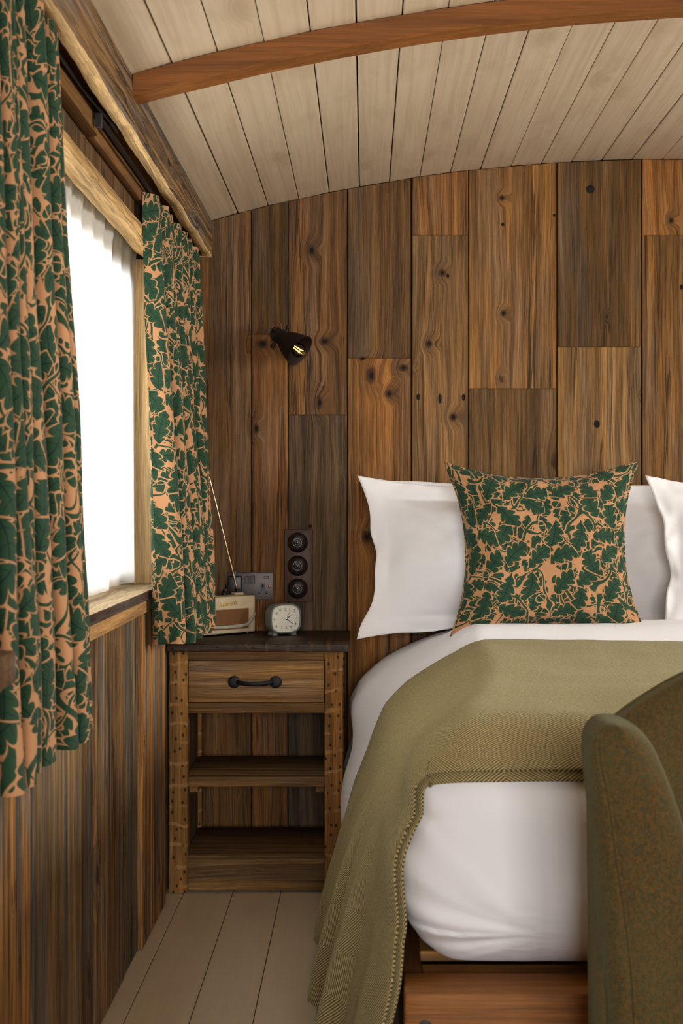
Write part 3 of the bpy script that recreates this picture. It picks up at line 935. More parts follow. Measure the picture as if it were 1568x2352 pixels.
# ------------------------------------------------------------------ printed curtains
def curtain(name, label, top0, top1, bot0, bot1, zt, zb, folds, At, Ab, phase, hem=None, seed=0.0, nu=None, nv=60, width=None, skew=None):
    nu = nu or folds * 24
    def P(u, v):
        # v 0 = hem, 1 = top
        t = 1 - v
        k = sstep(0, 1, t) * 0.6 + t * 0.4
        cx = lerp(lerp(top0[0], top1[0], u), lerp(bot0[0], bot1[0], u), k)
        cy = lerp(lerp(top0[1], top1[1], u), lerp(bot0[1], bot1[1], u), k)
        uu = u + 0.010 * math.sin(u * 17 + seed) + 0.006 * math.sin(u * 41 + 2 * seed) * t
        a = 2 * PI * folds * uu + phase
        am = lerp(At, Ab, t ** 0.7) * (1 + 0.25 * math.sin(u * 23 + seed * 3)) * (1 + 0.12 * noise.noise(Vector((u * 9, v * 3, seed))))
        s = -math.cos(a)
        x = cx + am * (math.copysign(abs(s) ** 0.8, s))
        y = cy + 0.012 * math.sin(2 * a) * t
        x += 0.008 * noise.noise(Vector((u * folds * 1.1, v * 4.0, 3 + seed))) * (0.4 + t)
        y += 0.008 * noise.noise(Vector((u * folds * 1.1, v * 4.0, 8 + seed)))
        z = lerp(zb, zt, v)
        if hem:
            z += hem(u) * t
        z += 0.004 * math.sin(a * 0.5 + 1) * t ** 3
        return Vector((x, y, z))
    us = [0.0]
    prev = P(0, 0.3)
    for i in range(1, nu + 1):
        q = P(i / nu, 0.3)
        us.append(us[-1] + (Vector((q.x, q.y)) - Vector((prev.x, prev.y))).length)
        prev = q
    def UV(u, v):
        return (us[int(round(u * nu))], v * (zt - zb))
    mb = MB().grid(P, nu, nv, UV)
    o = mb.build(name, LEAF, None, 180)
    tag(o, label, 'curtain')
    return o
curtain('curtain', 'green oak-leaf curtain bunched in the corner beside the bedside cabinet', (-0.537, 3.14), (-0.527, 3.88), (-0.499, 3.205), (-0.475, 3.64),
        1.906, 0.770, 7, 0.020, 0.046, 0.15, None, 1.3, 7 * 28, 90)
curtain('curtain', 'large green oak-leaf curtain hanging at the near end of the window', (-0.522, 1.15), (-0.522, 2.13), (-0.500, 1.05), (-0.500, 2.235),
        1.912, 0.738, 15, 0.018, 0.031, 0.9, None, 2.2, 15 * 20, 90)

# ------------------------------------------------------------------ bedside cabinet
cab = thing('bedside_cabinet', 'reclaimed-timber bedside cabinet with one drawer and two open shelves', 'cabinet', (-0.315, 3.85, 0))
NY = 3.657
POST = (0.33, 0.165, 0.052)
for x0, x1 in ((-0.567, -0.514), (-0.117, -0.064)):
    MB().rough_box(x0, x1, NY, NY + 0.045, 0.0, 0.7015, 40, 0.0008, 0.002, 12, x0 * 9).build('post', WZS, cab, 40, color=jit(POST))
    MB().rough_box(x0, x1, 3.975, 4.020, 0.0, 0.7015, 6, 0.0005, 0.002, 12, x0 * 9).build('post', WZS, cab, 40, color=jit(POST))
MB().rough_box(-0.5725, -0.047, 3.638, 4.0225, 0.702, 0.724, 24, 0.0007, 0.002, 6).build('top', wood('x', 0.15, 0.35, 0.1, contrast=0.9, rough=0.5, saw=0.15), cab, 40, color=(0.047, 0.026, 0.016))
def slab(name, x0, x1, y0, y1, z0, z1, col, mat=WX):
    return MB().rough_box(x0, x1, y0, y1, z0, z1, 12, 0.0007, 0.0018, 9, z0 * 7).build(name, mat, cab, 40, color=jit(col))
slab('top_rail', -0.5135, -0.1175, NY + 0.004, NY + 0.03, 0.676, 0.7015, (0.20, 0.105, 0.042))
slab('middle_rail', -0.5135, -0.1175, NY + 0.004, NY + 0.03, 0.521, 0.5515, (0.20, 0.11, 0.045))
dr = slab('drawer', -0.5115, -0.1195, NY + 0.001, NY + 0.33, 0.5535, 0.674, (0.27, 0.155, 0.068))
for hx in (-0.379, -0.2585):
    M = frame((hx, NY + 0.001, 0.6125), (0, -1, 0))
    MB().lathe([(0.0001, 0.0036), (0.008, 0.0036), (0.0165, 0.0028), (0.018, 0.0015), (0.018, 0)], 24, M).build('handle_rosette', IRON, dr, 40)
hb = MB()
pts = []
for i in range(17):
    t = i / 16
    x = lerp(-0.370, -0.268, t)
    d = math.sin(PI * t) ** 0.45 * 0.026
    pts.append((x, NY - 0.001 - d, 0.6125 - 0.002 * math.sin(PI * t)))
hb.tube(pts, 0.006, 10, (0.0042, 0.0068)).build('handle', IRON, dr, 50)
for hx in (-0.379, -0.2585):
    for dz in (0.0115, -0.0115):
        M = frame((hx, NY - 0.0022, 0.6125 + dz), (0, -1, 0))
        MB().lathe([(0.003, 0), (0.0028, 0.0012), (0.0012, 0.002), (0.0001, 0.002)], 10, M).build('screw', IRON, dr, 40)
SIDEC = (0.20, 0.12, 0.055)
for x0, x1 in ((-0.562, -0.5195), (-0.1115, -0.0695)):
    MB().box(x0 + 0.012, x1 - 0.006, NY + 0.0455, 3.9745, 0.012, 0.7015, 0.001).build('side_panel', WZ, cab, color=jit(SIDEC))
slab('shelf', -0.5235, -0.1075, NY + 0.0465, 3.973, 0.306, 0.3345, (0.23, 0.135, 0.063))
slab('shelf_lip', -0.5135, -0.1175, NY + 0.012, NY + 0.046, 0.306, 0.3345, (0.23, 0.135, 0.063))
slab('bottom_shelf', -0.5235, -0.1075, NY + 0.0465, 3.973, 0.086, 0.110, (0.15, 0.08, 0.034))
slab('plinth', -0.5135, -0.1175, NY + 0.006, NY + 0.045, 0.007, 0.109, (0.21, 0.12, 0.052))
for x0, x1 in ((-0.5115, -0.486), (-0.144, -0.1195)):
    MB().box(x0, x1, NY + 0.018, 3.96, 0.289, 0.3055, 0.001).build('shelf_cleat', WYB, cab, color=(0.25, 0.14, 0.055))

# ------------------------------------------------------------------ radio
CREAM = plain('cream_leathercloth', (0.62, 0.49, 0.31), 0.5, grain=0.15)
GOLD = plain('gold', (0.85, 0.52, 0.10), 0.28, 1.0)
STRAP = plain('pale_grey_leather', (0.40, 0.355, 0.27), 0.5, grain=0.2)
def grille_mat():
    g = G('woven_grille')
    tc = g.n('TexCoord').outputs['Object']
    x, y, z = g.sep(tc)[0:3]
    p = 0.0034
    a = g.m_('SINE', g.m_('MULTIPLY', g.m_('ADD', x, z), 2 * PI / p))
    b = g.m_('SINE', g.m_('MULTIPLY', g.m_('SUBTRACT', x, z), 2 * PI / p))
    f = g.sm(g.m_('MULTIPLY', a, b), -0.3, 0.5)
    c = g.mix(f, (0.075, 0.026, 0.008), (0.36, 0.155, 0.045))
    g.bsdf(c, 0.6, 0, g.bump(f, 0.5, 0.001), 0.4)
    return g.m
RW, RH, RD = 0.215, 0.118, 0.075
rad = thing('radio', 'cream retro portable radio with brown woven grille beside the corner curtain', 'radio', (-0.429, 3.888, 0.7247), (0, 0, math.radians(40)))
rad.location = (-0.448, 3.906, 0.7247)
MB().box(-RW / 2, RW / 2, -RD / 2, RD / 2, 0.004, RH, 0.007, 3).build('body', CREAM, rad, 40, local=True)
for sx in (-1, 1):
    for sy in (-1, 1):
        MB().rod((sx * 0.085, sy * 0.025, 0.0), (sx * 0.085, sy * 0.025, 0.0042), 0.006).build('foot', BLACK, rad, 40, local=True)
MB().box(-0.086, 0.080, -RD / 2 - 0.0012, -RD / 2 + 0.002, 0.018, 0.078, 0.0008).build('grille', grille_mat(), rad, local=True)
MB().box(-0.088, 0.082, -RD / 2 - 0.0006, -RD / 2 + 0.002, 0.016, 0.080, 0.0008).build('grille_frame', plain('brown_edge', (0.30, 0.19, 0.10), 0.5), rad, local=True)
M = Matrix.Translation((0.004, -RD / 2 - 0.001, 0.096)) @ Matrix.Rotation(PI / 2, 4, 'X') @ Matrix.Rotation(0.10, 4, 'Z')
text_mesh('Roberts', 0.021, GOLD, 'lettering', rad, M, 0.0008, 0.38)
hp = []
for i in range(33):
    t = i / 32
    x = lerp(-RW / 2 - 0.006, RW / 2 + 0.006, t)
    e = abs(2 * t - 1)
    y = -RD / 2 - 0.008 - 0.006 * (1 - e ** 2) + sstep(0.86, 1.0, e) * 0.045
    z = 0.036 - 0.010 * (1 - e ** 2) + 0.032 * sstep(0.55, 1.0, e)
    hp.append((x, y, z))
MB().tube(hp, 0.005, 10, (0.0028, 0.0055)).build('strap_handle', STRAP, rad, 60, local=True)
for sx in (-1, 1):
    MB().rod((sx * RW / 2, 0.0, 0.066), (sx * (RW / 2 + 0.009), 0.0, 0.066), 0.006).build('strap_button', GOLD, rad, 40, local=True)
MB().box(-0.095, 0.05, -0.022, 0.022, RH - 0.0005, RH + 0.003, 0.001).build('control_panel', plain('brass_panel', (0.28, 0.20, 0.10), 0.4, 0.3), rad, local=True)
for x in (-0.075, -0.045, -0.015, 0.015):
    MB().rod((x, 0, RH + 0.003), (x, 0, RH + 0.010), 0.009, 0.008, 18).build('knob', IRON, rad, 40, local=True)
MB().box(0.058, 0.092, 0.004, 0.028, RH - 0.001, RH + 0.007, 0.002).build('aerial_mount', CREAM, rad, local=True)
MB().rod((0.075, 0.010, RH + 0.013), (0.075, 0.022, RH + 0.013), 0.0065).rod((0.075, 0.016, RH + 0.006), (0.075, 0.016, RH + 0.014), 0.006).build('aerial_pivot', BLACK, rad, 40, local=True)
# telescopic aerial leaning up to the left: local direction found from the room direction
Rinv = Matrix.Rotation(math.radians(-40), 3, 'Z')
adir = Rinv @ Vector((-0.1117, -0.05, 0.475)).normalized()
a0 = Vector((0.075, 0.016, RH + 0.014))
segs = [(0, 0.10, 0.0032), (0.10, 0.19, 0.0026), (0.19, 0.30, 0.0021), (0.30, 0.40, 0.0016), (0.40, 0.49, 0.0011)]
aer = MB()
for s0, s1, r in segs:
    aer.rod(a0 + adir * s0, a0 + adir * s1, r, r, 10)
aer.rod(a0 + adir * 0.49, a0 + adir * 0.497, 0.0022, 0.0022, 10)
aer.build('aerial', plain('brass_chrome', (0.80, 0.62, 0.38), 0.22, 1.0), rad, 40, local=True)

# ------------------------------------------------------------------ alarm clock
CG = plain('grey_green_plastic', (0.165, 0.185, 0.165), 0.45)
CLK_Y = math.radians(27)
clk = thing('alarm_clock', 'small grey-green rounded alarm clock on the bedside cabinet', 'clock', (-0.2535, 3.895, 0.7247), (0, 0, CLK_Y))
clk.scale = (1.05, 1.05, 1.05)
def squircle(w, h, n=48, p=3.2):
    out = []
    for i in range(n):
        a = 2 * PI * i / n
        c, s = math.cos(a), math.sin(a)
        out.append((w * math.copysign(abs(c) ** (2 / p), c), h * math.copysign(abs(s) ** (2 / p), s)))
    return out
ZC = 0.0485
def sq_loft(rings, cap_front=True, cap_back=True):
    mb = MB()
    n = 48
    for w, h, y in rings:
        for x, z in squircle(w, h, n):
            mb.v.append((x, y, z + ZC))
    for j in range(len(rings) - 1):
        for i in range(n):
            k = (i + 1) % n
            mb.f.append((j * n + i, j * n + k, (j + 1) * n + k, (j + 1) * n + i))
    if cap_front:
        mb.f.append(tuple(range(n)))
    if cap_back:
        mb.f.append(tuple((len(rings) - 1) * n + i for i in range(n))[::-1])
    return mb
FD = -0.024
sq_loft([(0.0435, 0.0385, FD + 0.003), (0.0445, 0.0395, FD - 0.001), (0.0465, 0.041, FD - 0.0025), (0.0485, 0.043, FD - 0.001), (0.0495, 0.044, FD + 0.003), (0.0495, 0.044, 0.010), (0.047, 0.0415, 0.024), (0.040, 0.035, 0.030)], False).build('body', CG, clk, 50, local=True)
sq_loft([(0.0438, 0.0388, FD + 0.0018), (0.0438, 0.0388, FD + 0.0024)]).build('dial', plain('ivory_dial', (0.74, 0.70, 0.60), 0.5), clk, local=True)
INK = plain('ink', (0.02, 0.018, 0.016), 0.6)
FM = lambda x, z: Matrix.Translation((x, FD + 0.0015, ZC + z)) @ Matrix.Rotation(PI / 2, 4, 'X')
num = {12: (1128, 1270), 1: (1185, 1272), 2: (1245, 1290), 3: (1272, 1367), 4: (1258, 1443), 5: (1200, 1477), 6: (1145, 1482), 7: (1090, 1480), 8: (1025, 1463), 9: (1003, 1388), 10: (1020, 1315), 11: (1070, 1280)}
cxp, czp = 1148, 1378
for nn, (px, py) in num.items():
    text_mesh(str(nn), 0.0112, INK, 'numeral', clk, FM((px - 1140) * 2.62e-4, -(py - czp) * 2.55e-4), 0.0002)
tick = MB()
for i in range(60):
    a = 2 * PI * i / 60
    p = 3.6
    c, s = math.sin(a), math.cos(a)
    x = 0.0405 * math.copysign(abs(c) ** (2 / p), c)
    z = 0.0358 * math.copysign(abs(s) ** (2 / p), s)
    r = 0.0007 if i % 5 == 0 else 0.0003
    tick.box(x - r, x + r, FD + 0.0012, FD + 0.0018, ZC + z - r, ZC + z + r)
tk = tick.build('minute_track', INK, clk, local=True)
tk['kind'] = 'stuff'
def hand(name, ang, L, w, mat, y, tail=0.0):
    a = math.radians(ang)
    d = Vector((math.sin(a), 0, math.cos(a)))
    e = Vector((math.cos(a), 0, -math.sin(a)))
    c = Vector((0.0015, FD + y, ZC))
    pts = [c - d * tail - e * w, c - d * tail + e * w, c + d * L + e * w * 0.7, c + d * L - e * w * 0.7]
    MB().prism(pts, (0, -0.0005, 0)).build(name, mat, clk, local=True)
hand('hour_hand', 59, 0.0165, 0.0013, INK, 0.0006)
hand('minute_hand', 128, 0.0265, 0.0010, INK, -0.0001)
hand('second_hand', 26, 0.0255, 0.00035, INK, -0.0008, 0.006)
hand('alarm_hand', 268, 0.021, 0.0003, plain('pale_hand', (0.45, 0.40, 0.36), 0.5), 0.001)
MB().lathe([(0.0034, 0), (0.0034, 0.0012), (0.0018, 0.0022), (0.0001, 0.0024)], 14, frame((0.0015, FD - 0.0002, ZC), (0, -1, 0))).build('hub', plain('chrome', (0.8, 0.8, 0.8), 0.15, 1.0), clk, 40, local=True)
for sx in (-1, 1):
    MB().prism([(sx * 0.030 - 0.010, -0.018, 0), (sx * 0.030 + 0.006, -0.018, 0), (sx * 0.030 + 0.004, -0.018, 0.010), (sx * 0.030 - 0.006, -0.018, 0.010)], (0, 0.036, 0)).build('foot', CG, clk, local=True)

# ------------------------------------------------------------------ socket, plug, switch plate
def bw(px, py):
    return (wx(px), wz(py))
soc = thing('wall_socket', 'dark bronze double wall socket with rocker switches and a USB port', 'socket', (-0.365, YB - 0.004, 0.866))
PL = plain('bronze_plate', (0.075, 0.06, 0.055), 0.45, 0.7)
YW = YB - 0.0045
sx0, sx1, sz0, sz1 = wx(523.5), wx(627.5), wz(1377), wz(1314)
MB().box(sx0, sx1, YW - 0.006, YW, sz0, sz1, 0.0025, 2).build('plate', PL, soc, 40)
def cpx(cx, cy):   # measured corner of the fitting -> wall position
    return wx(450 + cx / 5.6), wz(1180 + cy / 5.6)
for (ax, az, bx_, bz_) in ((635, 797, 690, 903), (707, 795, 763, 903)):
    x0, z1 = cpx(ax, az)
    x1, z0 = cpx(bx_, bz_)
    MB().box(x0, x1, YW - 0.011, YW - 0.0055, z0, z1, 0.001).build('rocker', BLACK, soc)
x0, z1 = cpx(875, 797)
x1, z0 = cpx(940, 833)
us = MB().box(x0, x1, YW - 0.0072, YW - 0.0055, z0, z1, 0.0006).build('usb_port', BLACK, soc)
MB().box(x0 + 0.003, x1 - 0.003, YW - 0.0080, YW - 0.0070, (z0 + z1) / 2 - 0.0008, (z0 + z1) / 2 + 0.0012).build('usb_tongue', plain('pale_plastic', (0.5, 0.47, 0.42), 0.5), soc)
T = [cpx(*q) for q in ((832, 893), (890, 893), (892, 985), (940, 990), (940, 1050), (786, 1050), (786, 990), (830, 985))]
face = MB().prism([(x, YW - 0.0055, z) for x, z in T], (0, -0.0022, 0)).build('outlet', plain('outlet_grey', (0.055, 0.05, 0.05), 0.5), soc)
for (ax, az, w, h) in ((862, 925, 0.0022, 0.0045), (815, 1021, 0.0035, 0.0018), (908, 1021, 0.0035, 0.0018)):
    x, z = cpx(ax, az)
    MB().box(x - w, x + w, YW - 0.0081, YW - 0.0074, z - h, z + h).build('pin_slot', plain('slot_black', (0.004, 0.004, 0.004), 0.9) if 'slot_black' not in bpy.data.materials else bpy.data.materials['slot_black'], soc)
x, z = cpx(945, 928)
MB().lathe([(0.0042, 0), (0.0042, 0.0012), (0.0030, 0.0018), (0.0001, 0.0018)], 14, frame((x, YW - 0.0055, z), (0, -1, 0))).build('screw', plain('copper_screw', (0.35, 0.16, 0.10), 0.4, 0.8), soc, 40)
plg = thing('plug_adaptor', 'black plug and lead in the left outlet behind the radio aerial', 'plug', (-0.40, YB - 0.03, 0.85))
MB().box(wx(527), wx(557), YW - 0.048, YW - 0.0065, wz(1358), wz(1322), 0.005, 2).build('plug_body', BLACK, plg, 40)
MB().box(wx(538), wx(546), YW - 0.040, YW - 0.016, wz(1323.5), wz(1309), 0.003, 2).build('plug_grip', BLACK, plg, 40)
MB().tube([(wx(529), YW - 0.03, wz(1342)), (wx(521), YW - 0.032, wz(1345)), (wx(517), YW - 0.034, wz(1356)), (wx(512), YW - 0.03, wz(1375)), (wx(506), YW - 0.02, wz(1400)), (wx(500), YW - 0.013, wz(1440))], 0.004).build('lead', BLACK, plg, 60)

swp = thing('switch_plate', 'dark oak pattress with three round black toggle switches stacked vertically', 'switch', (-0.2115, YB - 0.004, 0.93))
px0, px1, pz0, pz1 = wx(653.5), wx(718), wz(1381), wz(1215.5)
DOAK = wood('z', 0.0, 0.25, 0.0, contrast=0.8, rough=0.45, bumps=0.3)
MB().box(px0, px1, YW - 0.010, YW, pz0, pz1, 0.002).box(px0 + 0.004, px1 - 0.004, YW - 0.015, YW - 0.0095, pz0 + 0.004, pz1 - 0.004, 0.0025, 2).build('pattress', DOAK, swp, 40, color=(0.085, 0.042, 0.026))
BAKE = plain('black_bakelite', (0.014, 0.011, 0.010), 0.18, 0, 0.6, 0.3)
BRZ = plain('dark_bronze_toggle', (0.10, 0.085, 0.07), 0.3, 0.8)
for cz_ in (1245.7, 1298.8, 1351):
    M = frame((wx(684), YW - 0.0148, wz(cz_)), (0, -1, 0))
    sb = MB().lathe([(0.0325, 0), (0.0325, 0.003), (0.031, 0.006), (0.0285, 0.0085), (0.0265, 0.012), (0.0235, 0.0165), (0.018, 0.0195), (0.0155, 0.0200), (0.0145, 0.0185), (0.0125, 0.0185), (0.0118, 0.0215), (0.0085, 0.0225), (0.0078, 0.0205), (0.0001, 0.0205)], 36, M)
    sb = sb.build('switch', BAKE, swp, 50)
    q = Vector((wx(684), YW - 0.0353, wz(cz_)))
    MB().lathe([(0.0062, 0), (0.0062, 0.002), (0.0045, 0.003), (0.0001, 0.003)], 18, frame(q, (0, -1, 0))).build('collar', BAKE, sb, 40)
    MB().lathe([(0.0016, 0), (0.0022, 0.006), (0.0030, 0.010), (0.0022, 0.0125), (0.0001, 0.013)], 12, frame(q + Vector((0, -0.002, 0)), (0, -0.9, -0.42))).build('toggle', BRZ, sb, 60)

# ------------------------------------------------------------------ wall lamp
lamp = thing('wall_lamp', 'small dark rusted-iron spot lamp tilted down on the plank wall', 'lamp', (wx(645), YB - 0.005, wz(775)))
LS = 3.955 / 2900
def lp(px, py, y=3.955):
    return Vector(((px - 838) * y / 2900, y, CAM_H + (1149 - py) * y / 2900))
neck = lp(643, 772, 3.965)
ax = (lp(690, 809) - lp(643, 772)).normalized() * 0.94 + Vector((0, -0.34, 0))
ax.normalize()
M = frame(neck, ax)
outer = [(0.012, -0.012), (0.021, -0.010), (0.021, 0.010), (0.024, 0.014), (0.030, 0.022), (0.037, 0.036), (0.043, 0.052), (0.048, 0.068), (0.0525, 0.0845), (0.054, 0.0865)]
inner = [(0.053, 0.0865), (0.0505, 0.0835), (0.046, 0.067), (0.041, 0.051), (0.035, 0.036), (0.028, 0.023), (0.012, 0.016)]
MB().lathe(outer + inner, 40, M, True, False).build('shade', RUST, lamp, 40)
sl = MB()
for i in range(12):
    a = 2 * PI * i / 12
    for rr, h0, h1 in ((0.0212, -0.006, 0.006),):
        c0 = M @ Vector((rr * math.cos(a), rr * math.sin(a), h0))
        c1 = M @ Vector((rr * math.cos(a), rr * math.sin(a), h1))
        sl.rod(c0, c1, 0.0016, 0.0016, 6)
sl = sl.build('vent_slots', plain('slot_dark', (0.003, 0.003, 0.003), 0.9), lamp)
# bulb
bm_ = frame(neck + ax * 0.041, ax)
bl = MB().lathe([(0.010, 0.0), (0.011, 0.006), (0.015, 0.018), (0.0205, 0.031), (0.0225, 0.042), (0.0205, 0.053), (0.014, 0.061), (0.006, 0.0645), (0.0001, 0.065)], 28, bm_).build('bulb', GLASS, lamp, 180)
FIL = G('warm_filament')
em = FIL.n('Emission', ins={0: (1.0, 0.52, 0.14, 1), 1: 2.2})
FIL.t.links.new(em.outputs[0], FIL.out.inputs[0])
for i, (dx, dy) in enumerate(((0.004, 0.003), (-0.004, 0.003), (0.004, -0.003), (-0.004, -0.003))):
    MB().rod(bm_ @ Vector((dx, dy, 0.022)), bm_ @ Vector((dx * 1.6, dy * 1.6, 0.052)), 0.0009, 0.0009, 6).build('filament', FIL.m, bl, 60)
MB().rod(bm_ @ Vector((0, 0, -0.015)), bm_ @ Vector((0, 0, 0.004)), 0.0105, 0.0105, 16).build('lampholder', plain('brass_cap', (0.5, 0.35, 0.15), 0.35, 1.0), bl, 40)
# yoke with thumbscrews and wall mount
sdir = (lp(666.5, 743) - lp(624, 795)).normalized()
yk = neck + ax * 0.002
for s in (-1, 1):
    MB().rod(yk + sdir * s * 0.020, yk + sdir * s * 0.031, 0.0028, 0.0028, 8).build('pivot_screw', IRON, lamp, 40)
    MB().lathe([(0.0062, 0), (0.0068, 0.001), (0.0068, 0.012), (0.006, 0.0135), (0.0001, 0.0135)], 10, frame(yk + sdir * s * 0.031, sdir * s), True).build('thumbscrew', RUST, lamp, 30)
yk_arm = MB()
wall_pt = Vector((wx(640), YB - 0.006, wz(772)))
for s in (-1, 1):
    p = yk + sdir * s * 0.027
    yk_arm.tube([p, p + Vector((0, 0.016, 0)), p.lerp(wall_pt, 0.75) + Vector((0, 0.014, 0)), wall_pt + sdir * s * 0.010], 0.003, 8, (0.002, 0.005))
yk_arm.build('yoke', RUST, lamp, 50)
MB().lathe([(0.024, 0.0), (0.024, 0.004), (0.020, 0.007), (0.0001, 0.007)], 24, frame((wx(638), YB - 0.0045, wz(770)), (0, -1, 0)), True).build('wall_plate', RUST, lamp, 40)
kb = lp(632, 758, 3.985)
MB().lathe([(0.0001, -0.008), (0.006, -0.008), (0.0075, -0.004), (0.0075, 0.006), (0.006, 0.009), (0.0001, 0.009)], 14, frame(kb, (-0.6, -0.3, 0.5))).build('cable_gland', RUST, lamp, 40)
FLEX = plain('rust_orange_flex', (0.22, 0.045, 0.018), 0.7)
pts = [lp(x, y, d) for x, y, d in ((627.5, 757, 3.985), (624.5, 748, 3.98), (626, 740, 3.975), (632, 736.5, 3.97), (639, 738.5, 3.965), (644, 744, 3.962), (646, 752, 3.96), (645.5, 760, 3.962))]
fine_ = []
for i in range(len(pts) - 1):
    p0, p1, p2, p3 = pts[max(i - 1, 0)], pts[i], pts[i + 1], pts[min(i + 2, len(pts) - 1)]
    for k in range(5):
        t = k / 5
        fine_.append(0.5 * ((2 * p1) + (p2 - p0) * t + (2 * p0 - 5 * p1 + 4 * p2 - p3) * t * t + (3 * p1 - p0 - 3 * p2 + p3) * t ** 3))
fine_.append(pts[-1])
MB().tube(fine_, 0.0017, 8).build('flex', FLEX, lamp, 80)

# ------------------------------------------------------------------ bed frame
bed = thing('bed_frame', 'honey-brown timber bed frame with a thick foot rail', 'bed', (0.8, 3.0, 0))
BEDC = (0.36, 0.15, 0.042)
MB().rough_box(0.064, 1.60, 2.045, 2.14, 0.10, 0.339, 40, 0.0018, 0.006, 6, 3).build('foot_rail', WXB, bed, 40, color=BEDC)
MB().lathe([(0.0115, 0), (0.011, 0.0025), (0.007, 0.0035), (0.0001, 0.0035)], 18, frame((0.0975, 2.046, 0.286), (0, -1, 0))).build('bolt', plain('dark_plug', (0.02, 0.012, 0.009), 0.6), bed, 40)
for x0 in (0.066, 1.535):
    MB().rough_box(x0, x0 + 0.032, 2.141, 3.98, 0.12, 0.335, 24, 0.001, 0.003, 6, x0).build('side_rail', wood('y', 0.05, 0.2, 0.15, contrast=0.6, rough=0.55), bed, 40, color=(0.15, 0.06, 0.022))
MB().box(0.099, 1.534, 3.93, 3.98, 0.12, 0.335, 0.003).build('head_rail', WXB, bed, color=BEDC)
for i in range(13):
    y = 2.143 + i * 0.138
    MB().box(0.099, 1.534, y, y + 0.075, 0.305, 0.324, 0.002).build('slat', WXB, bed, color=(0.52, 0.28, 0.12))
for x in (0.085, 1.50):
    for y in (2.06, 3.91):
        MB().box(x, x + 0.065, y, y + 0.065, 0.0, 0.1 if y < 3 else 0.12, 0.003).build('leg', wood('z', 0.05, 0.2, 0.15, contrast=0.6, rough=0.55), bed, color=BEDC)

# ------------------------------------------------------------------ duvet
DL = Vector((0.08, 2.07, 0.338))
DH = Vector((1.62, 3.97, 0.752))
RR = 0.15
def rounded(p, lo, hi, r, off=0.0):
    q = Vector([min(max(p[i], lo[i] + r), hi[i] - r) for i in range(3)])
    d = p - q
    if d.length < 1e-9:
        return p
    h = (abs(d.x) ** 3 + abs(d.y) ** 3) ** (1 / 3)      # squarer corners in plan, round edges at the top
    L = math.hypot(h, d.z)
    return q + d * ((r + off) / L)
DTAB = [(0.0, -0.165), (0.10, -0.155), (0.216, -0.13), (0.31, -0.106), (0.40, -0.080), (0.49, -0.044), (0.56, -0.022), (0.60, -0.008), (0.66, 0.035), (0.70, 0.075), (0.735, 0.11), (0.80, 0.13)]
def bed_deform(p):
    lw = min(1.0, max(0.0, (0.85 - p.x) / 0.75)) ** 1.3
    d = poly(DTAB, p.z)
    if d > 0:
        d *= lerp(0.15, 1.0, sstep(2.1, 3.1, p.y))
    d += sstep(2.75, 2.05, p.y) * (0.040 + 0.032 * sstep(0.5, 0.30, p.z)) * sstep(0.74, 0.6, p.z)
    d -= 0.040 * sstep(2.6, 2.1, p.y) * sstep(0.42, 0.56, p.z)
    d -= 0.043 * sstep(3.22, 3.6, p.y) * sstep(0.08, 0.36, p.z) * sstep(0.76, 0.52, p.z)
    d -= 0.05 * sstep(3.4, 3.75, p.y) * sstep(0.40, 0.55, p.z)
    x = p.x + d * lw
    hi_ = sstep(0.6, 0.72, p.z)
    z = p.z + hi_ * (0.009 * noise.noise(Vector((p.x * 2.3, p.y * 2.3, 0.3))) + 0.004 * noise.noise(Vector((p.x * 7, p.y * 7, 1.3))))
    z += hi_ * 0.040 * sstep(3.36, 3.50, p.y) * sstep(3.74, 3.60, p.y) * sstep(0.08, 0.24, p.x)
    return Vector((x, p.y, z))
def duvet_mesh():
    bm = bmesh.new()
    bmesh.ops.create_cube(bm, size=1)
    bmesh.ops.subdivide_edges(bm, edges=list(bm.edges), cuts=79, use_grid_fill=True)
    for v in bm.verts:
        c = v.co + Vector((.5, .5, .5))
        c = Vector([0.5 - 0.5 * math.copysign(abs(1 - 2 * t) ** 0.72, 1 - 2 * t) if i < 2 else t for i, t in enumerate(c)])
        p = Vector([lerp(DL[i], DH[i], c[i]) for i in range(3)])
        p = rounded(p, DL, DH, RR)
        wl_ = sstep(0.135, 0.085, p.x) * sstep(2.5, 2.9, p.y)
        if p.z < 0.6:
            p.z = 0.6 - (0.6 - p.z) * (1 + 1.35 * wl_)
        px_ = p.x
        p = bed_deform(p)
        # creases of the tucked cotton: along the left drop and round the foot corner
        side = sstep(0.18, -0.02, p.x) * sstep(0.74, 0.6, p.z) * sstep(3.2, 3.4, p.y)
        p.x += side * (0.008 * noise.noise(Vector((p.y * 9, p.z * 2.5, 0))) + 0.004 * noise.noise(Vector((p.y * 21, p.z * 5, 2))))
        fr = sstep(2.30, 2.12, p.y)
        cor = fr * sstep(0.40, 0.10, p.x)
        ang = math.atan2(p.z - 0.42, p.x - 0.30)
        rad_ = math.hypot(p.z - 0.42, p.x - 0.30)
        p.y += cor * (0.012 * noise.noise(Vector((ang * 7, rad_ * 3, 0.5))) * sstep(0.6, 0.45, p.z))
        p.x += cor * 0.006 * noise.noise(Vector((ang * 11, rad_ * 6, 3.5)))
        p.y += fr * 0.010 * noise.noise(Vector((p.x * 3.0, p.z * 3.0, 6.0)))
        if p.z < 0.37 and px_ > 0.15:
            p.z = max(p.z, 0.3405)
        v.co = p
    mb = MB()
    mb.frombm(bm)
    return mb
dv = duvet_mesh().build('duvet', WHITE, None, 180)
tag(dv, 'plump white cotton duvet tucked round the mattress on the bed', 'duvet')

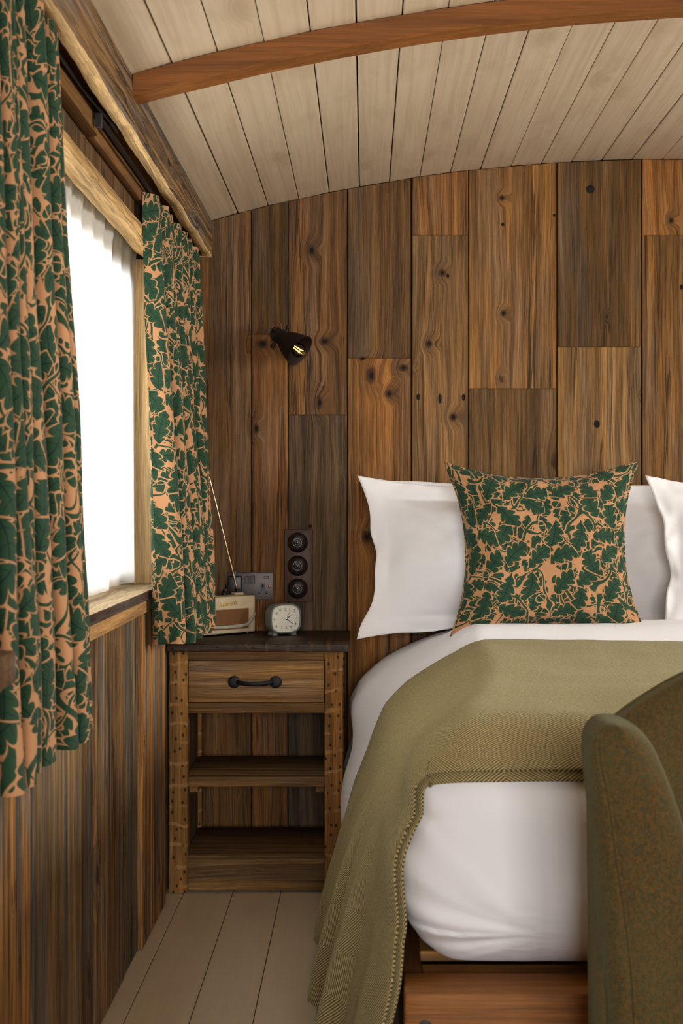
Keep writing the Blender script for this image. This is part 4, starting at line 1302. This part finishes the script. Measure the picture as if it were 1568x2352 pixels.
# ------------------------------------------------------------------ throw
TZ = DH.z
TLO = Vector((DL.x, DL.y, -1.5))
def throw_pt(a, b, lift):
    """a: metres in from the bed's left edge (negative hangs down); b: metres up from the foot edge (negative hangs down the front)"""
    A, B = max(0.0, -a), max(0.0, -b)
    if A > 0 and B > 0:
        t = sstep(0.0, 1.0, A / (A + B + 1e-6))
        q = Vector((DL.x + B * t, DL.y, TZ - A - B * (1 - t)))
    elif A > 0:
        q = Vector((DL.x, DL.y + b, TZ - A))
    elif B > 0:
        q = Vector((DL.x + a, DL.y, TZ - B))
    else:
        q = Vector((DL.x + a, DL.y + b, TZ))
    p = rounded(q, TLO, DH, RR, lift)
    p = bed_deform(p)
    h = max(0.0, 0.60 - p.z)
    hang = sstep(0.02, 0.3, A)
    fl_ = (h / 0.32) ** 1.7 * hang
    p.x += hang * h * (0.035 * math.sin(p.y * 21 + 1.5 + 2 * h) + 0.02 * math.sin(p.y * 47 + 3 * h)) * sstep(2.1, 2.4, p.y)
    p.y -= 0.02 * fl_ * sstep(2.6, 2.1, p.y)
    p.x -= hang * sstep(0.7, 0.5, p.z) * 0.010
    return p
def throw_layer(bfront, lift, name, parent=None, amax=1.40, ahang=-0.70, nu=190, nv=110, thick=0.004):
    bback = 1.25
    def ab(u, v):
        a = lerp(ahang, amax, u)
        b0 = -bfront + (0.035 + bfront) * sstep(0.0, 0.10, -a)
        b1 = bback + 0.012 * math.sin(a * 3.0)
        return a, lerp(b0, b1, v ** 1.1)
    def P(u, v):
        a, b = ab(u, v)
        return throw_pt(a, b, lift + 0.0015 * noise.noise(Vector((a * 6, b * 6, 2))))
    mb = MB().grid(P, nu, nv, ab)
    o = mb.build(name, THROW, parent, 180)
    sd = o.modifiers.new('thickness', 'SOLIDIFY')
    sd.thickness = thick
    sd.offset = 1
    return o
th = throw_layer(0.050, 0.0115, 'throw')
tag(th, 'olive-green herringbone wool throw laid across the foot of the bed', 'throw')
# the folded-under layer peeps out along the front hem
def under(u, v):
    a = lerp(-0.70, 1.40, u)
    b0 = -0.071 + (0.071 + 0.018) * sstep(0.0, 0.10, -a)
    return a, b0 + 0.10 * v
def underP(u, v):
    a, b = under(u, v)
    return throw_pt(a, b, 0.0045)
uo = MB().grid(underP, 190, 10, under).build('folded_layer', THROW, th, 180)
sd = uo.modifiers.new('thickness', 'SOLIDIFY')
sd.thickness = 0.004
sd.offset = 1

# ------------------------------------------------------------------ pillows and cushion
def pillow(name, label, cat, W, H, T, flange, loc, rot, mat, ear=0.0, pinch=0.0, seed=0.0, uvs=False, group=None, n=72, floppy=0.0, sag=0.0):
    root = thing(name, label, cat, loc, rot, group)
    hw, hh = W / 2, H / 2
    def surf(sgn):
        def P(u, v):
            a, b = 2 * u - 1, 2 * v - 1
            fa = 1 - flange / hw
            fb = 1 - flange / hh
            ia, ib = min(1.0, abs(a) / fa), min(1.0, abs(b) / fb)
            dome = (max(0.0, 1 - ia ** 2.2) ** 1.1 * max(0.0, 1 - ib ** 2.6) ** 0.95) if flange else (max(0.0, 1 - ia ** 2.6) ** 0.5 * max(0.0, 1 - ib ** 2.6) ** 0.5)
            x = hw * a * (1 - pinch * (1 - b * b) * abs(a) ** 3)
            z = hh * b * (1 - pinch * (1 - a * a) * abs(b) ** 3)
            cr = (abs(a) * abs(b)) ** 3
            x *= 1 + ear * cr
            z *= 1 + ear * cr
            th_ = T / 2 * dome * (1 + 0.25 * noise.noise(Vector((a * 1.5, b * 1.5, seed))))
            wr = noise.noise(Vector((a * 3 + seed, b * 3, sgn))) * 0.014 + noise.noise(Vector((a * 8 + seed, b * 8, sgn * 2))) * 0.003
            edge = max(ia, ib)
            # creases that run in from the corners and seam
            th_ += wr * min(1.0, dome * 3) * (0.6 + 0.6 * edge)
            y = -sgn * (th_ + 0.0022)
            fl_ = max(sstep(fa, 1, abs(a)), sstep(fb, 1, abs(b))) if flange else 0
            y += fl_ * floppy * (noise.noise(Vector((a * 2.2 + seed, b * 2.2, 7))) * 1.3 + 0.3 * noise.noise(Vector((a * 9 + seed, b * 7, 3))))
            x += fl_ * floppy * 0.7 * noise.noise(Vector((b * 2.4, seed, 2))) * abs(a)
            z += fl_ * floppy * 0.6 * noise.noise(Vector((a * 2.6, seed, 5))) * abs(b)
            if sag:
                z -= sag * sstep(0.4, 1, b) * (1 - abs(a)) 
            return (x, y, z + hh)
        return P
    mb = MB()
    uvf = (lambda u, v: (u * W, v * H + seed)) if uvs else None
    mb.grid(surf(1), n, n, uvf)
    o0 = len(mb.v)
    mb.grid(surf(-1), n, n, (lambda u, v: (u * W + 0.7, v * H)) if uvs else None)
    for i in range(len(mb.f) - n * n, len(mb.f)):
        mb.f[i] = mb.f[i][::-1]
    # close the rim
    def idx(i, j, o):
        return o + j * (n + 1) + i
    rim = [(i, 0) for i in range(n)] + [(n, j) for j in range(n)] + [(i, n) for i in range(n, 0, -1)] + [(0, j) for j in range(n, 0, -1)]
    for k in range(len(rim)):
        a, b = rim[k], rim[(k + 1) % len(rim)]
        mb.f.append((idx(*a, 0), idx(*a, o0), idx(*b, o0), idx(*b, 0)))
    mb.build('cover' if uvs else 'pillowcase', mat, root, 180, local=True)
    rimpts = [(Vector(mb.v[idx(*r, 0)]) + Vector(mb.v[idx(*r, o0)])) / 2 for r in rim]
    return root, rimpts

DEG = math.radians
pillow('pillow', 'white pillow at the back against the wall, mostly hidden behind the left one', 'pillow', 0.70, 0.455, 0.11, 0.05, (0.42, 3.922, 0.742), (DEG(-7), 0, 0), WHITEP, seed=4.4, floppy=0.012, ear=0.05)
pillow('pillow', 'front left white Oxford pillow with a wide flange, left of the leaf cushion', 'pillow', 0.72, 0.46, 0.24, 0.05, (0.37, 3.755, 0.742), (DEG(-14), 0, 0), WHITEP, seed=1.7, floppy=0.026, ear=0.09, pinch=0.05, n=90)
pillow('pillow', 'white pillow right of the leaf cushion, leaning back against the wall', 'pillow', 0.70, 0.44, 0.16, 0.05, (1.09, 3.885, 0.745), (DEG(-10), 0, 0), WHITEP, seed=7.7, floppy=0.012, ear=0.05)
pillow('pillow', 'white pillow at the right edge, its ruffled flange overlapping the pillow behind', 'pillow', 0.70, 0.46, 0.22, 0.05, (1.235, 3.705, 0.745), (DEG(-15), 0, 0), WHITEP, seed=9.3, floppy=0.026, ear=0.08, pinch=0.04, n=90)
cu, rimpts = pillow('cushion', 'square green oak-leaf cushion with piped edges, propped against the white pillows', 'cushion', 0.515, 0.478, 0.155, 0.0, (0.517, 3.560, 0.763), (DEG(-13), DEG(-0.5), 0), LEAF, ear=0.085, pinch=0.13, seed=0.35, uvs=True, n=70)
pip = MB()
rp = rimpts + [rimpts[0]]
pip.tube(rp, 0.0048, 8)
s_ = 0.0
for i in range(len(rp)):
    for k in range(8):
        pip.uv[i * 8 + k] = (s_, 0.1 + k * 0.002)
    if i + 1 < len(rp):
        s_ += (rp[i + 1] - rp[i]).length
pip.build('piping', LEAF, cu, 180, local=True)

# ------------------------------------------------------------------ tweed chair at the foot of the bed
ch = thing('armchair', 'green-brown tweed tub armchair in front of the bed foot, cut by the frame', 'armchair', (0.68, 1.72, 0))
def wing(mirror=False, y0=1.66):
    """front pillar of the chair's wing: outer strip, seam, broad front face"""
    mb = MB()
    zs = [0.13, 0.25, 0.36, 0.425, 0.545, 0.634, 0.723, 0.775, 0.805, 0.825, 0.836]
    L = [(0.13, .345), (0.36, .331), (0.425, .327), (0.545, .320), (0.634, .314), (0.723, .306), (0.79, .299), (0.818, .300), (0.828, .307), (0.836, .325)]
    S = [(0.13, .372), (0.36, .362), (0.5, .358), (0.58, .350), (0.66, .339), (0.723, .332), (0.79, .318), (0.818, .318), (0.836, .332)]
    R = [(0.13, .49), (0.36, .485), (0.5, .475), (0.6, .462), (0.65, .45), (0.723, .428), (0.765, .412), (0.80, .398), (0.82, .385), (0.832, .366), (0.836, .350)]
    ring = None
    n = 0
    for z in zs:
        l, s, r = poly(L, z), poly(S, z), poly(R, z)
        fwd = -0.03 * sstep(0.8, 0.3, z)
        top = sstep(0.77, 0.836, z)
        yf = 1.70 + fwd + 0.012 * top
        yb = 1.83
        sec = []
        sec.append((l + 0.012, yb)); sec.append((l, yf + 0.055)); sec.append((l + 0.004, yf + 0.025))
        sec.append((lerp(l, s, .55), yf + 0.006)); sec.append((s - 0.002, yf + 0.0035)); sec.append((s, yf + 0.0055)); sec.append((s + 0.003, yf + 0.0005))
        w = r - s
        sec.append((s + 0.02 * min(1, w / .06), yf - 0.006)); sec.append((s + w * .45, yf - 0.010)); sec.append((s + w * .75, yf - 0.004))
        sec.append((s + w * .92, yf + 0.010)); sec.append((r, yf + 0.030)); sec.append((r + 0.004, yf + 0.06)); sec.append((r, yb))
        n = len(sec)
        for x, y in sec:
            if mirror:
                x = 2 * 0.70 - x
            mb.v.append((x, y, z))
    m = len(zs)
    for j in range(m - 1):
        for i in range(n):
            k = (i + 1) % n
            mb.f.append((j * n + i, j * n + k, (j + 1) * n + k, (j + 1) * n + i))
    mb.f.append(tuple(range(n))[::-1])
    mb.f.append(tuple((m - 1) * n + i for i in range(n)))
    return mb
for mir in (False, True):
    o = wing(mir).build('wing', TWEED, ch, 180)
    sb = o.modifiers.new('round', 'SUBSURF')
    sb.levels = 2
    sb.render_levels = 2
for mir in (False, True):
    pts = []
    for i in range(25):
        z = lerp(0.15, 0.815, i / 24)
        S = [(0.13, .372), (0.36, .362), (0.5, .358), (0.58, .350), (0.66, .339), (0.723, .332), (0.79, .3195), (0.818, .3195)]
        x = poly(S, z)
        pts.append((1.40 - x if mir else x, 1.7035 - 0.03 * sstep(0.8, 0.3, z) + 0.012 * sstep(0.77, 0.836, z), z))
    MB().tube(pts, 0.0028, 8).build('piping', TWEED, ch, 180)
def backrest():
    mb = MB()
    nx, nz = 28, 16
    def prof(x):
        t = (x - 0.70) / 0.37
        return 0.93 - 0.125 * min(1, abs(t)) ** 2.0
    def yb(x, z):
        t = (x - 0.70) / 0.40
        return 1.945 - 0.10 * min(1.1, abs(t)) ** 2.6 - 0.02 * sstep(0.9, 0.3, z)
    ring = 2 * nz
    for i in range(nx + 1):
        x = lerp(0.325, 1.075, i / nx)
        zt = prof(x)
        for j in range(nz + 1):                  # outer face up
            z = lerp(0.13, zt, j / nz)
            e = sstep(0.86, 1.0, j / nz)
            mb.v.append((x, yb(x, z) - 0.035 * e, z - 0.012 * (1 - e) * 0))
        for j in range(nz + 1):                  # inner face down
            z = lerp(zt, 0.13, j / nz)
            e = sstep(0.16, 0.0, j / nz)
            mb.v.append((x, yb(x, z) - 0.125 + 0.05 * e, z - 0.004))
    q = 2 * nz + 2
    for i in range(nx):
        for j in range(q):
            k = (j + 1) % q
            mb.f.append((i * q + j, i * q + k, (i + 1) * q + k, (i + 1) * q + j))
    mb.f.append(tuple(range(q)))
    mb.f.append(tuple(nx * q + j for j in range(q))[::-1])
    return mb
backrest().build('backrest', TWEED, ch, 180)
MB().box(0.495, 0.905, 1.36, 1.80, 0.30, 0.44, 0.035, 3).build('seat_cushion', TWEED, ch, 180)
MB().box(0.37, 1.03, 1.36, 1.83, 0.14, 0.30, 0.02, 3).build('seat_frame', TWEED, ch, 180)
for x in (0.40, 0.97):
    for y in (1.40, 1.80):
        MB().lathe([(0.014, 0), (0.018, 0.05), (0.022, 0.145)], 12, Matrix.Translation((x, y, 0)), True, True).build('leg', wood('z', 0.0, 0.2, 0.0, contrast=0.6, rough=0.4), ch, 40, color=(0.10, 0.045, 0.02))

# ------------------------------------------------------------------ counter end at the left edge
ct = thing('counter', 'corner of a small weathered timber counter at the left edge, before the near curtain', 'counter', (-0.45, 1.2, 0))
MB().rough_box(-0.5, -0.402, 0.55, 1.456, 0.928, 0.966, 20, 0.001, 0.003, 8).build('counter_top', wood('x', 0.9, 0.6, 0.0, contrast=0.9, bumps=0.6), ct, 40, color=(0.15, 0.085, 0.045))
for y in (0.6, 1.25):
    MB().box(-0.49, -0.45, y, y + 0.04, 0.0, 0.928, 0.003).build('leg', WZ, ct, color=brown)
